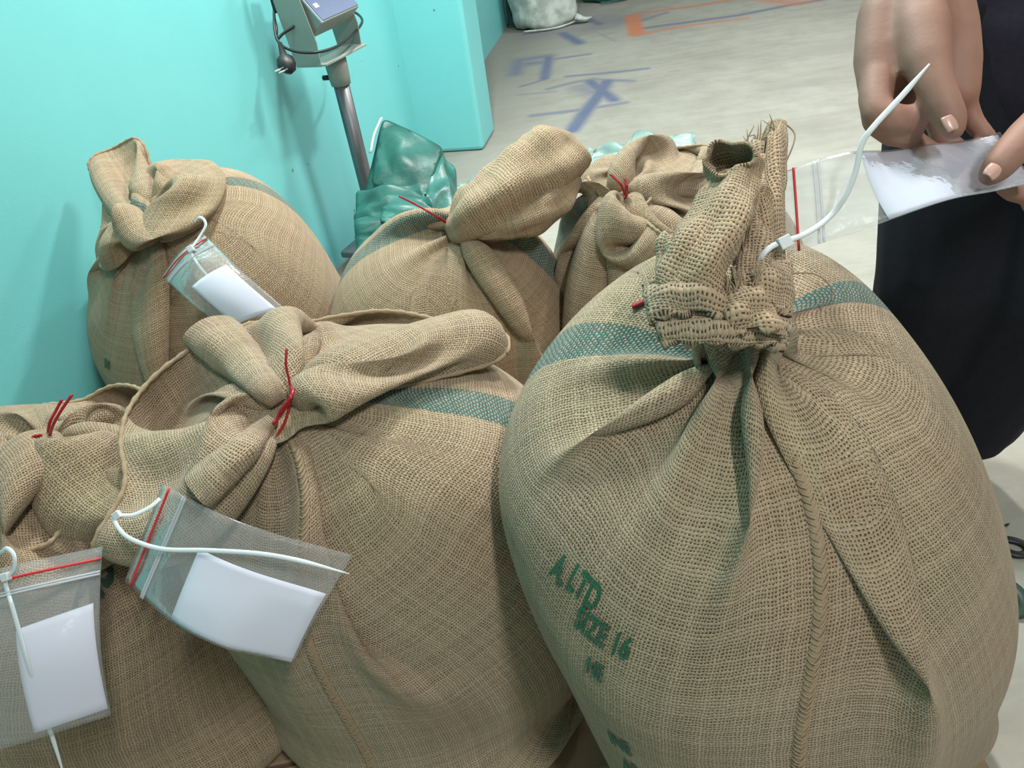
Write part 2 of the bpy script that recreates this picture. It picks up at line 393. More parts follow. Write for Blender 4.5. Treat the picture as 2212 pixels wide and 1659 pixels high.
class Cloth:
    def __init__(s,P,du,dv,kcomp=.35,bend=.12,shear=.25,lrb=.06,lrb2=.02,rowscale=None,colscale=None,nb=0):
        s.P=P.astype(np.float64).copy();s.V=np.zeros_like(s.P);s.Nv,s.Nu=P.shape[:2]
        s.du,s.dv=du,dv;Nv,Nu=s.Nv,s.Nu
        I=np.arange(Nv*Nu).reshape(Nv,Nu);s.w=np.ones((Nv*Nu,1));s.B=[]
        def add(a,b,rest,k,kc):
            s.B.append((a.ravel().copy(),b.ravel().copy(),rest,k,kc))
        R=lambda k:np.roll(I,-k,axis=1)
        ev=np.arange(0,Nu,2);od=np.arange(1,Nu,2)
        rs=np.ones(Nv) if rowscale is None else rowscale
        RS=np.repeat(rs[:,None],Nu,1)
        for st in (ev,od): add(I[:,st],R(1)[:,st],(du*RS[:,st]).ravel(),1.,kcomp)
        CS=np.ones((Nv,Nu))
        if colscale is not None: CS[nb:]=colscale[None,:]
        for o in (0,1): add(I[o:Nv-1:2],I[o+1:Nv:2],(dv*CS[o:Nv-1:2]).ravel(),1.,kcomp+.2)
        dgr=np.hypot(du*RS,dv*CS)
        if shear:
            for o in (0,1):
                add(I[o:Nv-1:2],R(1)[o+1:Nv:2],dgr[o:Nv-1:2].ravel(),shear,shear)
                add(R(1)[o:Nv-1:2],I[o+1:Nv:2],dgr[o:Nv-1:2].ravel(),shear,shear)
        def bends(step,k,which):
            if which in('u','uv'):
                for o in range(0,2):
                    st=np.concatenate([np.arange(o*step+j,Nu-(Nu%(2*step)),2*step) for j in range(step)])
                    add(I[:,st],R(step)[:,st],(du*step*RS[:,st]).ravel(),k,k)
            if which in('v','uv'):
                for o in range(0,2):
                    rows=np.array([r for r in range(Nv-step) if (r//step)%2==o])
                    add(I[rows],I[rows+step],(dv*step*CS[rows]).ravel(),k,k)
        bends(2,bend,'uv');bends(4,lrb,'uv');bends(7,lrb2,'uv')
        s.I=I
    def step(s,g,damp,dt=1.,iters=1,post=None):
        P=s.P;old=P.copy()
        P=P+s.V*damp;P[...,2]-=g
        fl=P.reshape(-1,3);w=s.w
        fl[w[:,0]==0]=old.reshape(-1,3)[w[:,0]==0]
        for _ in range(iters):
            for a,b,rest,k,kc in s.B:
                d=fl[b]-fl[a];L=np.sqrt((d*d).sum(1))+1e-9
                wa=w[a,0];wb=w[b,0];ws=wa+wb+1e-9
                c=(L-rest)/L;kk=np.where(c>0,k,kc)
                m=(c*kk/ws)[:,None]*d
                fl[a]+=m*wa[:,None];fl[b]-=m*wb[:,None]
            if post is not None: post(fl.reshape(s.P.shape))
        s.P=fl.reshape(s.P.shape);s.V=np.clip(s.P-old,-.01,.01)
def upsample(P,f,closed=True):
    """cubic upsample grid: rows open, cols periodic"""
    def cr(A,axis,per):
        A=np.moveaxis(A,axis,0);n=len(A)
        if per: Ap=np.concatenate([A[-1:],A,A[:2]])
        else: Ap=np.concatenate([2*A[:1]-A[1:2],A,2*A[-1:]-A[-2:-1]])
        m=n if per else n-1
        out=[]
        for j in range(f):
            t=j/f;t2=t*t;t3=t2*t
            w=[-.5*t3+t2-.5*t,1.5*t3-2.5*t2+1,-1.5*t3+2*t2+.5*t,.5*t3-.5*t2]
            out.append(w[0]*Ap[0:m]+w[1]*Ap[1:m+1]+w[2]*Ap[2:m+2]+w[3]*Ap[3:m+3])
        o=np.stack(out,1).reshape((m*f,)+A.shape[1:])
        if not per: o=np.concatenate([o,A[-1:]])
        return np.moveaxis(o,0,axis)
    return cr(cr(P,0,False),1,closed)
def selfcol(P,r,rings=3,k=.5):
    """vertex-vertex repulsion through a hashed grid; ignores close grid neighbours"""
    Nv,Nu=P.shape[:2];fl=P.reshape(-1,3);n=len(fl)
    c=np.floor(fl/r).astype(np.int64);c-=c.min(0)-1;D=c.max(0)+3
    key=(c[:,0]*D[1]+c[:,1])*D[2]+c[:,2]
    o=np.argsort(key,kind='stable');ks=key[o]
    iv,iu=np.divmod(np.arange(n),Nu)
    acc=np.zeros_like(fl);cnt=np.zeros(n)
    offs=[(a*D[1]+b)*D[2]+e for a in(-1,0,1) for b in(-1,0,1) for e in(-1,0,1)]
    offs=[q for q in offs if q>=0]
    for q in offs:
        lo=np.searchsorted(ks,key+q,'left');hi=np.searchsorted(ks,key+q,'right')
        m=0
        while True:
            s=lo+m;ok=s<hi
            if not ok.any():break
            i=np.nonzero(ok)[0];j=o[s[ok]]
            if q==0:
                kk=i<j;i,j=i[kk],j[kk]
            d=fl[j]-fl[i];L2=(d*d).sum(1)
            dv=np.abs(iv[i]-iv[j]);du=np.abs(iu[i]-iu[j]);du=np.minimum(du,Nu-du)
            kk=(L2<r*r)&((dv>rings)|(du>rings))
            if kk.any():
                i,j,d,L=i[kk],j[kk],d[kk],np.sqrt(L2[kk])+1e-6
                mv=d*((r-L)/L*.5)[:,None]
                for t in range(3):
                    acc[:,t]-=np.bincount(i,mv[:,t],n);acc[:,t]+=np.bincount(j,mv[:,t],n)
                cnt+=np.bincount(i,minlength=n)+np.bincount(j,minlength=n)
            m+=1
            if m>12:break
    fl+=k*acc/np.maximum(cnt,1)[:,None]
def sim_sack(body,tie,tie_r=.022,W=1.62,frill=.28,seed=0,Nu0=56,steps=(260,90),npleat=9,slack=1.02,
             g=.0006,rim=None,rim_k=.08,flare=.55,grav_frill=1.,verbose=False,others=(),extra=None,wfr=1.,colr=.016,pleatph=0.,bend=.12,lrb=.06,lrb2=.02,mids=(),offr=.02,cols=None,caps=(),smooth=3,wdec=.03,rim2=None):
    rg=np.random.RandomState(seed)
    tie=np.array(tie,float);a,b=body.a,body.b
    # profile arc of the body in (r,z): r in units of a-scale
    t=np.concatenate([np.linspace(-.93,0,60),np.linspace(0,.98,80)[1:]])
    k=np.where(t>0,body.kt,body.kb);rr=(1-np.abs(t)**k)**(1/k)
    zz=body.h/2*(1+t)
    am=(a+b)/2
    rt=np.append(rr,tie_r/am)
    # stop profile where closer to tie ring: straight cone to the tie
    tz=tie[2]-body.base[2]
    pts=np.stack([rr*am,zz],1)
    # choose tangent point: maximise keep convex
    ang=np.arctan2(tz-pts[:,1],pts[:,0]-tie_r)
    i0=80
    for i in range(60,len(pts)-1):
        d=pts[i+1]-pts[i];e=np.array([tie_r,tz])-pts[i]
        if d[0]*e[1]-d[1]*e[0]<0: continue
        i0=i;break
    pts=np.concatenate([pts[:i0+1],np.linspace(pts[i0],[tie_r,tz],20)[1:]])
    sl=np.concatenate([[0],np.cumsum(np.hypot(*np.diff(pts,axis=0).T))])
    Lb=sl[-1]*slack
    Nu=Nu0;du=W/Nu
    nb=int(round(Lb/du));dv=Lb/nb
    nf=max(int(round(frill/dv)),1);Nv=nb+1+nf
    u=np.arange(Nu)/Nu;th=2*np.pi*u
    # irregular pleats
    wp=np.zeros(Nu)
    for q in range(2,6): wp+=rg.randn()*.35/q*np.sin(q*th+rg.rand()*6.28)
    pl=np.cos(npleat*(th+wp*.8)+pleatph)
    amp=1+.35*np.sin(2*th+rg.rand()*6)+.3*np.sin(3*th+rg.rand()*6)
    pl=pl*amp
    P=np.zeros((Nv,Nu,3))
    def ring(r,z,A,cen):
        x=(r*(a/am))*np.cos(th)*(1)+A*pl*np.cos(th);y=(r*(b/am))*np.sin(th)+A*pl*np.sin(th)
        c,s=np.cos(body.yaw),np.sin(body.yaw)
        return np.stack([cen[0]+x*c-y*s,cen[1]+x*s+y*c,np.full(Nu,z)],1)
    def per(R):return np.sqrt(((np.roll(R,-1,0)-R)**2).sum(1)).sum()
    for j in range(nb+1):
        s_=j/nb*sl[-1];r=np.interp(s_,sl,pts[:,0]);z=np.interp(s_,sl,pts[:,1])
        f=max(0,(z-body.h*.55)/(tz-body.h*.55));f=f*f*(3-2*f) if f<1 else 1
        cen0=body.base[:2]+body.lean*z
        cen=cen0*(1-f)+tie[:2]*f
        lo,hi=0,.10
        for _ in range(18):
            m=(lo+hi)/2
            if per(ring(r,0,m,(0,0)))<W:lo=m
            else:hi=m
        A=min(lo,.012+.30*r)
        R=ring(r+A*.5,z,A,cen);R[:,2]+=body.base[2]
        P[j]=R
    R=ring(tie_r,tz,.006,tie[:2]);R[:,2]=tie[2];P[nb]=R
    for j in range(1,nf+1):
        s_=j*dv
        if rim is not None:
            e=j/nf
            tgt=rim(u)
            P[nb+j]=R*(1-e)+tgt*e;P[nb+j,:,2]+=.06*np.sin(np.pi*e)*0.5
        else:
            r=tie_r+s_*np.sin(flare*np.pi/2);z=tz+s_*np.cos(flare*np.pi/2)
            lo,hi=0,.10
            for _ in range(18):
                m=(lo+hi)/2
                if per(ring(r,0,m,(0,0)))<W:lo=m
                else:hi=m
            A=min(lo,.012+.30*r)
            Q=ring(r,z,A,tie[:2]);Q[:,2]+=body.base[2];P[nb+j]=Q
    P+=rg.randn(*P.shape)*.001
    isfr=np.zeros((Nv,Nu),bool);isfr[nb+2:]=True
    for lev,st in enumerate(steps):
        if lev:
            P=upsample(P,2);Nv,Nu=P.shape[:2];nb*=2;nf=Nv-1-nb;du=W/Nu;dv/=2
            isfr=np.zeros((Nv,Nu),bool);isfr[nb+3:]=True
            u=np.arange(Nu)/Nu
        rsc=np.ones(Nv)
        if wfr!=1.: rsc[nb:]=wfr+(1-wfr)*np.exp(-np.arange(Nv-nb)*dv/wdec)
        cl=Cloth(P,du,dv,bend=bend,lrb=lrb,lrb2=lrb2,rowscale=rsc,nb=nb,colscale=None if cols is None else smooth_closed([q[0] for q in cols],np.array([[q[1]] for q in cols]),u)[:,0].clip(.08,2))
        cl.w[cl.I[0:2+2*lev].ravel()]=0;cl.w[cl.I[nb]]=0
        if lev:cl.w[cl.I[nb]]=0
        tg=(rim2 if (lev and rim2 is not None) else rim)(u) if rim is not None else None
        offs=np.where(isfr,offr,.0)
        cnt=[0]
        def post(Q):
            body.push(Q,offs,1)
            Q[...,2]=np.maximum(Q[...,2],body.base[2]+.004)
            for o in others: o.push(Q,.004,1)
            for (c0,c1,r0,r1) in caps:
                fq=Q[nb+1:];e=c1-c0;tt=np.clip(((fq-c0)@e)/(e@e),0,1)
                dd=fq-(c0+tt[...,None]*e);L=np.sqrt((dd*dd).sum(-1))+1e-6;rr_=r0+(r1-r0)*tt
                fq+=dd*(np.clip(rr_-L,0,.02)/L*.6)[...,None]
            if tg is not None:
                Q[-1]+= (tg-Q[-1])*rim_k;Q[-2]+=(tg-Q[-1])*rim_k*.3
            for (mu,mv,mp,mr,mk) in mids:
                j=int(round(nb+mv*nf)) if mv>=0 else int(round(nb*(1+mv)))
                dd=(u-mu+.5)%1-.5;wt=mk*np.exp(-(dd/mr)**2)
                c=int(round(mu*len(u)))%len(u);jj=np.arange(max(j-4,0),min(j+5,Q.shape[0]))
                dl=mp-Q[j,c]
                Q[jj]+=(wt[None,:]*np.exp(-((jj-j)/3.)**2)[:,None])[...,None]*dl
            if extra is not None: extra(Q,u,nb,nf,lev)
            cnt[0]+=1
            if cnt[0]%4==0 and colr: selfcol(Q,colr/(1 if lev==0 else 1.6),rings=2 if lev==0 else 3)
        for k_ in range(st):
            cl.step(g if lev==0 else g*.4,.96 if lev==0 else .9,post=post,iters=1 if lev==0 else 1)
        P=cl.P
    for _ in range(smooth):
        A=.25*(np.roll(P,1,1)+np.roll(P,-1,1))+.25*(np.concatenate([P[:1],P[:-1]])+np.concatenate([P[1:],P[-1:]]))
        Q=P.copy();P=P+.5*(A-P);P[-1]=Q[-1]*.5+.25*(np.roll(Q[-1],1,0)+np.roll(Q[-1],-1,0))
    return dict(P=P,nb=nb,W=W,dv=dv,du=du)

# ------------------------------------------------------------------ the jute sacks
def rimf(c):
    """rim of a sack mouth through control points (u, px, py, depth)"""
    c=sorted(c);cu=[q[0] for q in c];cp=np.array([at(*q[1:]) for q in c])
    return lambda u:smooth_closed(cu,cp,np.asarray(u))
def ringc(p,q,r):
    ax=q-p;ax=ax/np.linalg.norm(ax);s_=np.cross(ax,[0,0,1.]);s_/=np.linalg.norm(s_);t_=np.cross(s_,ax)
    return lambda u:q+r*(np.cos(2*np.pi*np.asarray(u)+.3)[:,None]*s_+np.sin(2*np.pi*np.asarray(u)+.3)[:,None]*t_)
PZ=.12                                             # top of the pallets
SP={}
SP['D']=dict(W=1.64,body=dict(base=(.374,.61,PZ),a=.278,b=.235,h=.69,yaw=.15,seed=3,lump=.03,kt=3.0,kb=2.35,lean=(-.31,.0),tilt=(.34,.33)),
  tie=at(1600,765,.72),seed=5,frill=.05,npleat=6,wfr=.4,rim_k=.25,rim=ringc(at(1600,765,.72),at(1590,690,.715),.034),
  meta=dict(label='largest jute sack on the right, front, with an upright frayed neck',stripes=((1250,735),(1925,628)),seams=(.752,),hem=0))
SP['E']=dict(body=dict(base=(-.165,.81,PZ),a=.285,b=.24,h=.60,yaw=-.1,seed=4,lean=(-.10,0)),
  tie=at(612,885,.93),seed=8,frill=.30,npleat=7,rim_k=.35,
  rim=[(0.0,1105,765,1.04),(.08,960,700,1.10),(.16,820,670,1.12),(.24,640,700,1.10),(.31,520,700,1.06),(.37,430,740,1.02),(.43,310,830,.98),(.50,255,950,.93),(.56,262,1060,.89),(.62,195,1190,.87),(.68,320,1120,.95),(.74,430,1080,.98),(.79,490,1020,.98),(.84,570,950,.95),(.88,660,925,.95),(.94,880,885,.97)],
  cols=[(0,1.),(.16,1.),(.24,.9),(.37,.75),(.43,.75),(.5,.68),(.56,.75),(.62,1.),(.68,.7),(.74,.45),(.78,.35),(.84,.25),(.88,.25),(.94,.8)],
  caps=[(at(740,820,.95),at(1040,735,1.04),.045,.05)],
  meta=dict(label='front middle jute sack whose wide mouth flaps open around a red wire tie',stripes=((975,865),.36),seams=(.738,)))
SP['F']=dict(W=1.6,body=dict(base=(-.742,.80,PZ),a=.268,b=.235,h=.57,yaw=-.2,seed=6,kb=7.),
  tie=at(105,960,.98),seed=11,frill=.27,npleat=7,rim_k=.25,
  rim=[(0.0,300,960,1.0),(.08,310,860,1.06),(.15,250,830,1.12),(.25,100,880,1.15),(.4,-60,930,1.1),(.5,-80,1050,1.0),(.6,-40,1180,.93),(.7,60,1175,.90),(.8,190,1110,.92),(.9,250,1020,.95)],
  cols=[(0,1.),(.15,1.),(.2,.5),(.3,.4),(.4,.6),(.5,1.),(.7,1.),(.9,1)],
  meta=dict(label='jute sack cut off by the left edge, at the front by the teal wall',stripes=(.13,.6),neck_stripes=(.13,),seams=(),mat=M_JUTE_D))
SP['A']=dict(body=dict(base=(-.525,1.48,PZ),a=.262,b=.25,h=.62,yaw=.1,seed=7,lean=(-.20,0),tilt=(.46,.1)),
  tie=at(345,520,1.46),seed=12,frill=.20,npleat=8,rim_k=.3,wfr=.8,
  rim=[(0.0,465,440,1.5),(.08,440,370,1.54),(.15,370,385,1.55),(.22,340,420,1.56),(.30,310,300,1.58),(.38,230,310,1.6),(.46,190,350,1.58),(.54,225,400,1.53),(.62,260,480,1.48),(.70,300,520,1.46),(.78,310,490,1.45),(.86,360,545,1.43),(.93,440,510,1.45)],
  meta=dict(label='back left jute sack leaning by the wall with curled open neck',stripes=((560,400),.46),neck_stripes=(.2,),seams=(),mat=M_JUTE_W))
B0,B1=at(985,505,1.42),at(1205,345,1.42)
SP['B']=dict(W=1.56,body=dict(base=(-.095,1.39,PZ),a=.252,b=.235,h=.53,yaw=.0,seed=9),
  tie=B0,seed=14,frill=.03,npleat=7,wfr=.30,rim_k=.3,rim=ringc(B0,B0+(B1-B0)*.12,.035),
  meta=dict(label='back middle jute sack with its thick rolled neck pointing right',stripes=((690,580),(1160,545)),seams=(),hem=0,mat=M_JUTE_W))
SP['C']=dict(body=dict(base=(.38,1.40,PZ),a=.265,b=.24,h=.55,yaw=.0,seed=10,tilt=(-.15,0)),
  tie=at(1345,420,1.38),seed=16,frill=.25,npleat=7,wfr=.8,rim_k=.25,
  rim=[(0.0,1560,400,1.38),(.12,1540,320,1.45),(.22,1440,320,1.52),(.32,1340,350,1.52),(.42,1280,370,1.5),(.52,1290,400,1.44),(.62,1400,400,1.36),(.72,1390,460,1.32),(.82,1450,500,1.30),(.92,1530,470,1.32)],
  cols=[(0,1.),(.35,1.),(.45,.6),(.55,.35),(.62,.5),(.7,.8),(.85,1)],
  meta=dict(label='back right jute sack with crumpled neck, behind the largest sack',stripes=((1235,470),.12),seams=()))

SACK={}
class Sack:
    """cloth grid with surface lookup: u round the sack (0..1), v metres from the bottom hem"""
    def __init__(s,key):
        q=dict(SP[key]);s.key=key;meta=q.pop('meta');b=Body(**q.pop('body'));rim=q.pop('rim');t=q.pop('tie');s.meta=meta;s.body=b
        s.tie=np.array(t);s.wfr=q.get('wfr',1.);s.cols=q.get('cols');s.wdec=q.get('wdec',.03)
        R=None
        if R is None:
            R=sim_sack(b,t,rim=rimf(rim) if isinstance(rim,list) else rim,**q)
        s.W=R['W'];s.P=upsample(R['P'],2);s.nb=R['nb']*2;s.dv=R['dv']/2;s.Nv,s.Nu=s.P.shape[:2];s.du=s.W/s.Nu
        Nx=np.cross(np.roll(s.P,-1,1)-np.roll(s.P,1,1),np.gradient(s.P,axis=0));s.N=Nx/(np.linalg.norm(Nx,axis=-1,keepdims=True)+1e-12)
    def surf(s,u,v):
        """point and outward normal"""
        a=(np.asarray(u)%1.)*s.Nu;b=np.clip(np.asarray(v)/s.dv,0,s.Nv-1.001);i=a.astype(int);j=b.astype(int);fa=(a-i)[...,None];fb=(b-j)[...,None];i2=(i+1)%s.Nu;i=i%s.Nu
        g=lambda A:A[j,i]*(1-fa)*(1-fb)+A[j,i2]*fa*(1-fb)+A[j+1,i]*(1-fa)*fb+A[j+1,i2]*fa*fb
        return g(s.P),g(s.N)
    def build(s):
        m=s.meta;s.root=empty('jute_sack',tuple(s.body.base),m['label'],'sack','jute coffee sacks')
        Nv,Nu=s.Nv,s.Nu;I=np.arange(Nv*Nu).reshape(Nv,Nu);R=np.roll(I,-1,1)
        Fq=np.stack([I[:-1],R[:-1],R[1:],I[1:]],-1).reshape(-1,4)
        rs=np.ones(Nv)
        k=np.arange(Nv-s.nb)*s.dv;rs[s.nb:]=s.wfr+(1-s.wfr)*np.exp(-k/s.wdec)
        cs=np.ones(Nu+1)
        if s.cols is not None: cs=smooth_closed([q[0] for q in s.cols],np.array([[q[1]] for q in s.cols]),np.arange(Nu+1)/Nu)[:,0].clip(.08,2)
        cs=np.maximum(cs,.5)
        uu=np.arange(Nu+1)/Nu-.5
        Ux=uu[None,:]*s.W*rs[:,None];vv=np.arange(Nv)*s.dv;Vy=np.where((np.arange(Nv)<=s.nb)[:,None],vv[:,None]*np.ones(Nu+1),s.nb*s.dv+(vv-s.nb*s.dv)[:,None]*cs[None])
        UV=np.stack([Ux,Vy],-1)
        uvq=np.stack([UV[:-1,:-1],UV[:-1,1:],UV[1:,1:],UV[1:,:-1]],2).reshape(-1,2)
        bot=s.P[0].mean(0);Vt=np.concatenate([s.P.reshape(-1,3),bot[None]+[[0,0,-.004]]])
        cap=[(int(R[0,i]),int(I[0,i]),Nv*Nu) for i in range(Nu)]
        uvc=np.zeros((3*Nu,2))
        o=mesh('sack_cloth',Vt,[tuple(f) for f in Fq]+cap,m.get('mat',M_JUTE),s.root,uv=np.concatenate([uvq,uvc]))
        sd=np.full((Nv,Nu),9.)
        m['stripes']=[c if not isinstance(c,tuple) else s.at_pixel(*c)[0] for c in m.get('stripes',())]
        for rows,lst in((slice(0,s.nb),m.get('stripes',())),(slice(s.nb,Nv),m.get('neck_stripes',()))):
            for c in lst:
                d=np.abs((np.arange(Nu)/Nu-c+.5)%1-.5)*s.W;sd[rows]=np.minimum(sd[rows],d[None,:])
        t=o.data.attributes.new('stripe_d','FLOAT','POINT');t.data.foreach_set('value',np.append(sd.ravel(),9.).astype(np.float32))
        s.obj=o
        # hem rope round the mouth
        if m.get('hem',1):
            rim=s.P[-1];rim=np.concatenate([rim,rim[:1]]);h=MB();n=len(rim)
            h.tube(rim,.0032*(1+.25*np.sin(np.arange(n)*1.9)),6,False);h.build('hem',M_SEAM,s.root)
        # stitched side seam
        for us in m.get('seams',()):
            nn=150;v=np.linspace(.03,s.nb*s.dv-.02,nn);q=MB();rows=[]
            for off,hh in((-.0065,0.0002),(-.004,.0018),(0,.0028),(.004,.0016),(.0065,.0002)):
                p_,n_=s.surf(us+off/s.W+0*v,v);jag=.0005*np.sin(v*900+off*500);rows.append(p_+n_*(hh+jag)[:,None])
            Rw=np.stack(rows,1);q.add(Rw.reshape(-1,3),[(i*5+j,i*5+j+1,i*5+j+6,i*5+j+5) for i in range(nn-1) for j in range(4)])
            q.build('seam',M_SEAM,s.root)
            st=MB();vs=np.arange(.03,s.nb*s.dv-.03,.0052)
            for w_ in vs:
                a=np.array([-.0075,-.004,0,.004,.008]);p_,n_=s.surf(us+a/s.W,w_+np.array([.006,.003,.001,.003,.007]));st.tube(p_+n_*(np.array([.0003,.0026,.0036,.0024,.0003])*np.random.RandomState(int(w_*1e5)).uniform(.7,1.2))[:,None],[.0005,.0010,.0011,.0009,.0004],5)
            st.build('seam_stitching',M_SEAM,s.root)['kind']='stuff'
        return s.root
    def at_pixel(s,x,y):
        """u and v of the nearest cloth point seen at a pixel"""
        q=s.P-CAMP;d=q@_f;px=CX+F*(q@_r)/d;py=CY-F*(q@_u)/d;e=np.hypot(px-x,py-y)+np.where(((s.N*(CAMP-s.P)).sum(-1)>0),0,1e4)+(d>d.min()+.45)*1e3
        j,i=np.unravel_index(np.argmin(e),e.shape);return i/s.Nu,j*s.dv
    def lettering(s,txt,u,v,hgt,mat,name='lettering',slant=0.,wscale=1.):
        """printed words: cut into small faces and laid on the cloth; u,v of the lower left corner"""
        cu=bpy.data.curves.new('t','FONT');cu.body=txt;cu.size=1.;cu.offset=.03
        ob=bpy.data.objects.new('t',cu);COL.objects.link(ob);me=ob.to_mesh();bm=bmesh.new();bm.from_mesh(me);ob.to_mesh_clear();bpy.data.objects.remove(ob);bpy.data.curves.remove(cu)
        bmesh.ops.triangulate(bm,faces=bm.faces[:]);k=hgt/.70;W_=max(q.co.x for q in bm.verts)
        for x in np.arange(0,W_,.08):bmesh.ops.bisect_plane(bm,geom=bm.verts[:]+bm.edges[:]+bm.faces[:],plane_co=(x,0,0),plane_no=(1,0,0))
        for y in np.arange(-.3,1.,.08):bmesh.ops.bisect_plane(bm,geom=bm.verts[:]+bm.edges[:]+bm.faces[:],plane_co=(0,y,0),plane_no=(0,1,0))
        bm.verts.ensure_lookup_table();X0=np.array([q.co[:] for q in bm.verts]);idx=[[q.index for q in f.verts] for f in bm.faces];bm.free()
        x=X0[:,0]*k*wscale;y=X0[:,1]*k+slant*x;uu=u+x/s.W;vv=v+y;p_,n_=s.surf(uu,vv)
        uv=np.stack([(uu-.5)*s.W,vv],1)
        return mesh(name,p_+n_*.0022,idx,mat,s.root,uv=np.array([uv[i] for f in idx for i in f]))
for _k in 'DEFABC':
    SACK[_k]=Sack(_k);SACK[_k].build()

D_=SACK['D'];E_=SACK['E'];F_=SACK['F'];A_=SACK['A']
def cloth_patch(sack,name,c,bulge,wr,seed,mat,th=.005,nu=34,nv=22,fringe=0):
    """a folded-over piece of sack cloth between four corner points"""
    c=[np.array(q) for q in c];s,t=np.meshgrid(np.linspace(0,1,nu),np.linspace(0,1,nv),indexing='ij')
    P=c[0]*((1-s)*(1-t))[...,None]+c[1]*((1-s)*t)[...,None]+c[2]*(s*t)[...,None]+c[3]*(s*(1-t))[...,None]
    n_=np.cross(c[3]-c[0],c[1]-c[0]);n_/=np.linalg.norm(n_)
    if n_@(CAMP-c[0])<0:n_=-n_
    h=bulge*np.sin(np.pi*s)**.8-.35*bulge*np.cos(np.pi*t)**2+wr*(np.sin(5*s+7*t+seed)+.6*np.sin(11*t-4*s+2*seed)+.5*np.sin(13*s+seed*3))
    edge=.0035*(np.sin(17*s+seed)*(np.abs(t-.5)>.46)+np.sin(19*t+seed)*(np.abs(s-.5)>.47))
    P=P+n_*h[...,None]+(c[1]-c[0])[None,None]/np.linalg.norm(c[1]-c[0])*edge[...,None]
    L1=np.linalg.norm(c[3]-c[0]);L2=np.linalg.norm(c[1]-c[0]);I=np.arange(nu*nv).reshape(nu,nv);Fq=np.stack([I[:-1,:-1],I[1:,:-1],I[1:,1:],I[:-1,1:]],-1).reshape(-1,4)
    UV=np.stack([s*L1*1.15,t*L2*1.1],-1).reshape(-1,2);o=mesh(name,P.reshape(-1,3),Fq,mat,sack.root,uv=UV[Fq].reshape(-1,2))
    a=o.data.attributes.new('stripe_d','FLOAT','POINT');a.data.foreach_set('value',[9.]*len(o.data.vertices))
    m=o.modifiers.new('thick','SOLIDIFY');m.thickness=th;m.offset=-1
    if fringe:
        q=MB();rg=np.random.RandomState(seed)
        for k in range(fringe):
            p0=P[rg.randint(2,nu-2),0];d=(c[0]-c[1])/L2;q.tube(spline([p0,p0+d*.006+n_*.004,p0+d*rg.uniform(.010,.02)+n_*rg.uniform(0,.012)+rg.randn(3)*.003],6),[.0011,.0004],4)
        q.build('fringe',M_SEAM,o)['kind']='stuff'
    return o
cloth_patch(D_,'neck_fold',pts((1410,682,.665),(1436,740,.66),(1688,752,.655),(1702,690,.67)),.016,.0018,1,M_JUTE,.007)
cloth_patch(D_,'neck_fold',pts((1398,608,.685),(1412,688,.665),(1600,706,.645),(1592,648,.665)),.018,.003,2,M_JUTE,.007)
cloth_patch(D_,'neck_fold',pts((1586,580,.675),(1598,668,.66),(1703,692,.665),(1706,574,.69)),.014,.0015,3,M_JUTE,.005)
cloth_patch(D_,'frayed_fold',pts((1556,640,.65),(1572,722,.642),(1690,722,.645),(1652,628,.66)),.012,.003,4,M_JUTE_W,.004,fringe=26)
cloth_patch(D_,'neck_fold',pts((1432,560,.70),(1440,640,.675),(1560,655,.66),(1548,560,.69)),.022,.003,6,M_JUTE,.006,fringe=10)
cloth_patch(D_,'neck_fold',pts((1622,380,.715),(1636,600,.675),(1684,590,.685),(1684,262,.735)),.012,.003,8,M_JUTE_W,.006)
cloth_patch(D_,'neck_fold',pts((1606,325,.715),(1600,560,.675),(1660,570,.68),(1674,285,.725)),-.012,.004,11,M_JUTE,.004,fringe=16)
cloth_patch(D_,'neck_fold',pts((1430,515,.715),(1425,620,.69),(1490,640,.672),(1505,530,.69)),.012,.003,13,M_JUTE,.005)
_q=MB();_rg=np.random.RandomState(3)
for _i in range(46):                                  # frayed threads round the mouth of the neck
    _j=_rg.randint(0,D_.Nu);_p0=D_.P[-1,_j];_d=(D_.P[-1,_j]-D_.P[-6,_j]);_d=_d/np.linalg.norm(_d);_q.tube(spline([_p0-_d*.004,_p0+_d*.004+_rg.randn(3)*.002,_p0+_d*_rg.uniform(.006,.012)+_rg.randn(3)*.004],6),[.0008,.0003],4)
_q.build('frayed_mouth',M_SEAM,D_.root)['kind']='stuff'
for _c in ([(1690,262,.74),(1715,285,.735),(1714,310,.73),(1700,345,.725),(1688,370,.72)],[(1620,470,.70),(1635,540,.69),(1600,600,.675),(1590,640,.67)],[(1520,560,.68),(1500,600,.675),(1530,480,.69)],[(1700,590,.69),(1760,592,.70),(1795,620,.71),(1796,650,.715)],[(1560,420,.70),(1600,470,.69),(1615,560,.68)]):
    _q=MB();_q.tube(spline(pts(*_c),24),.0008,5);_q.build('loose_thread',M_SEAM,D_.root)
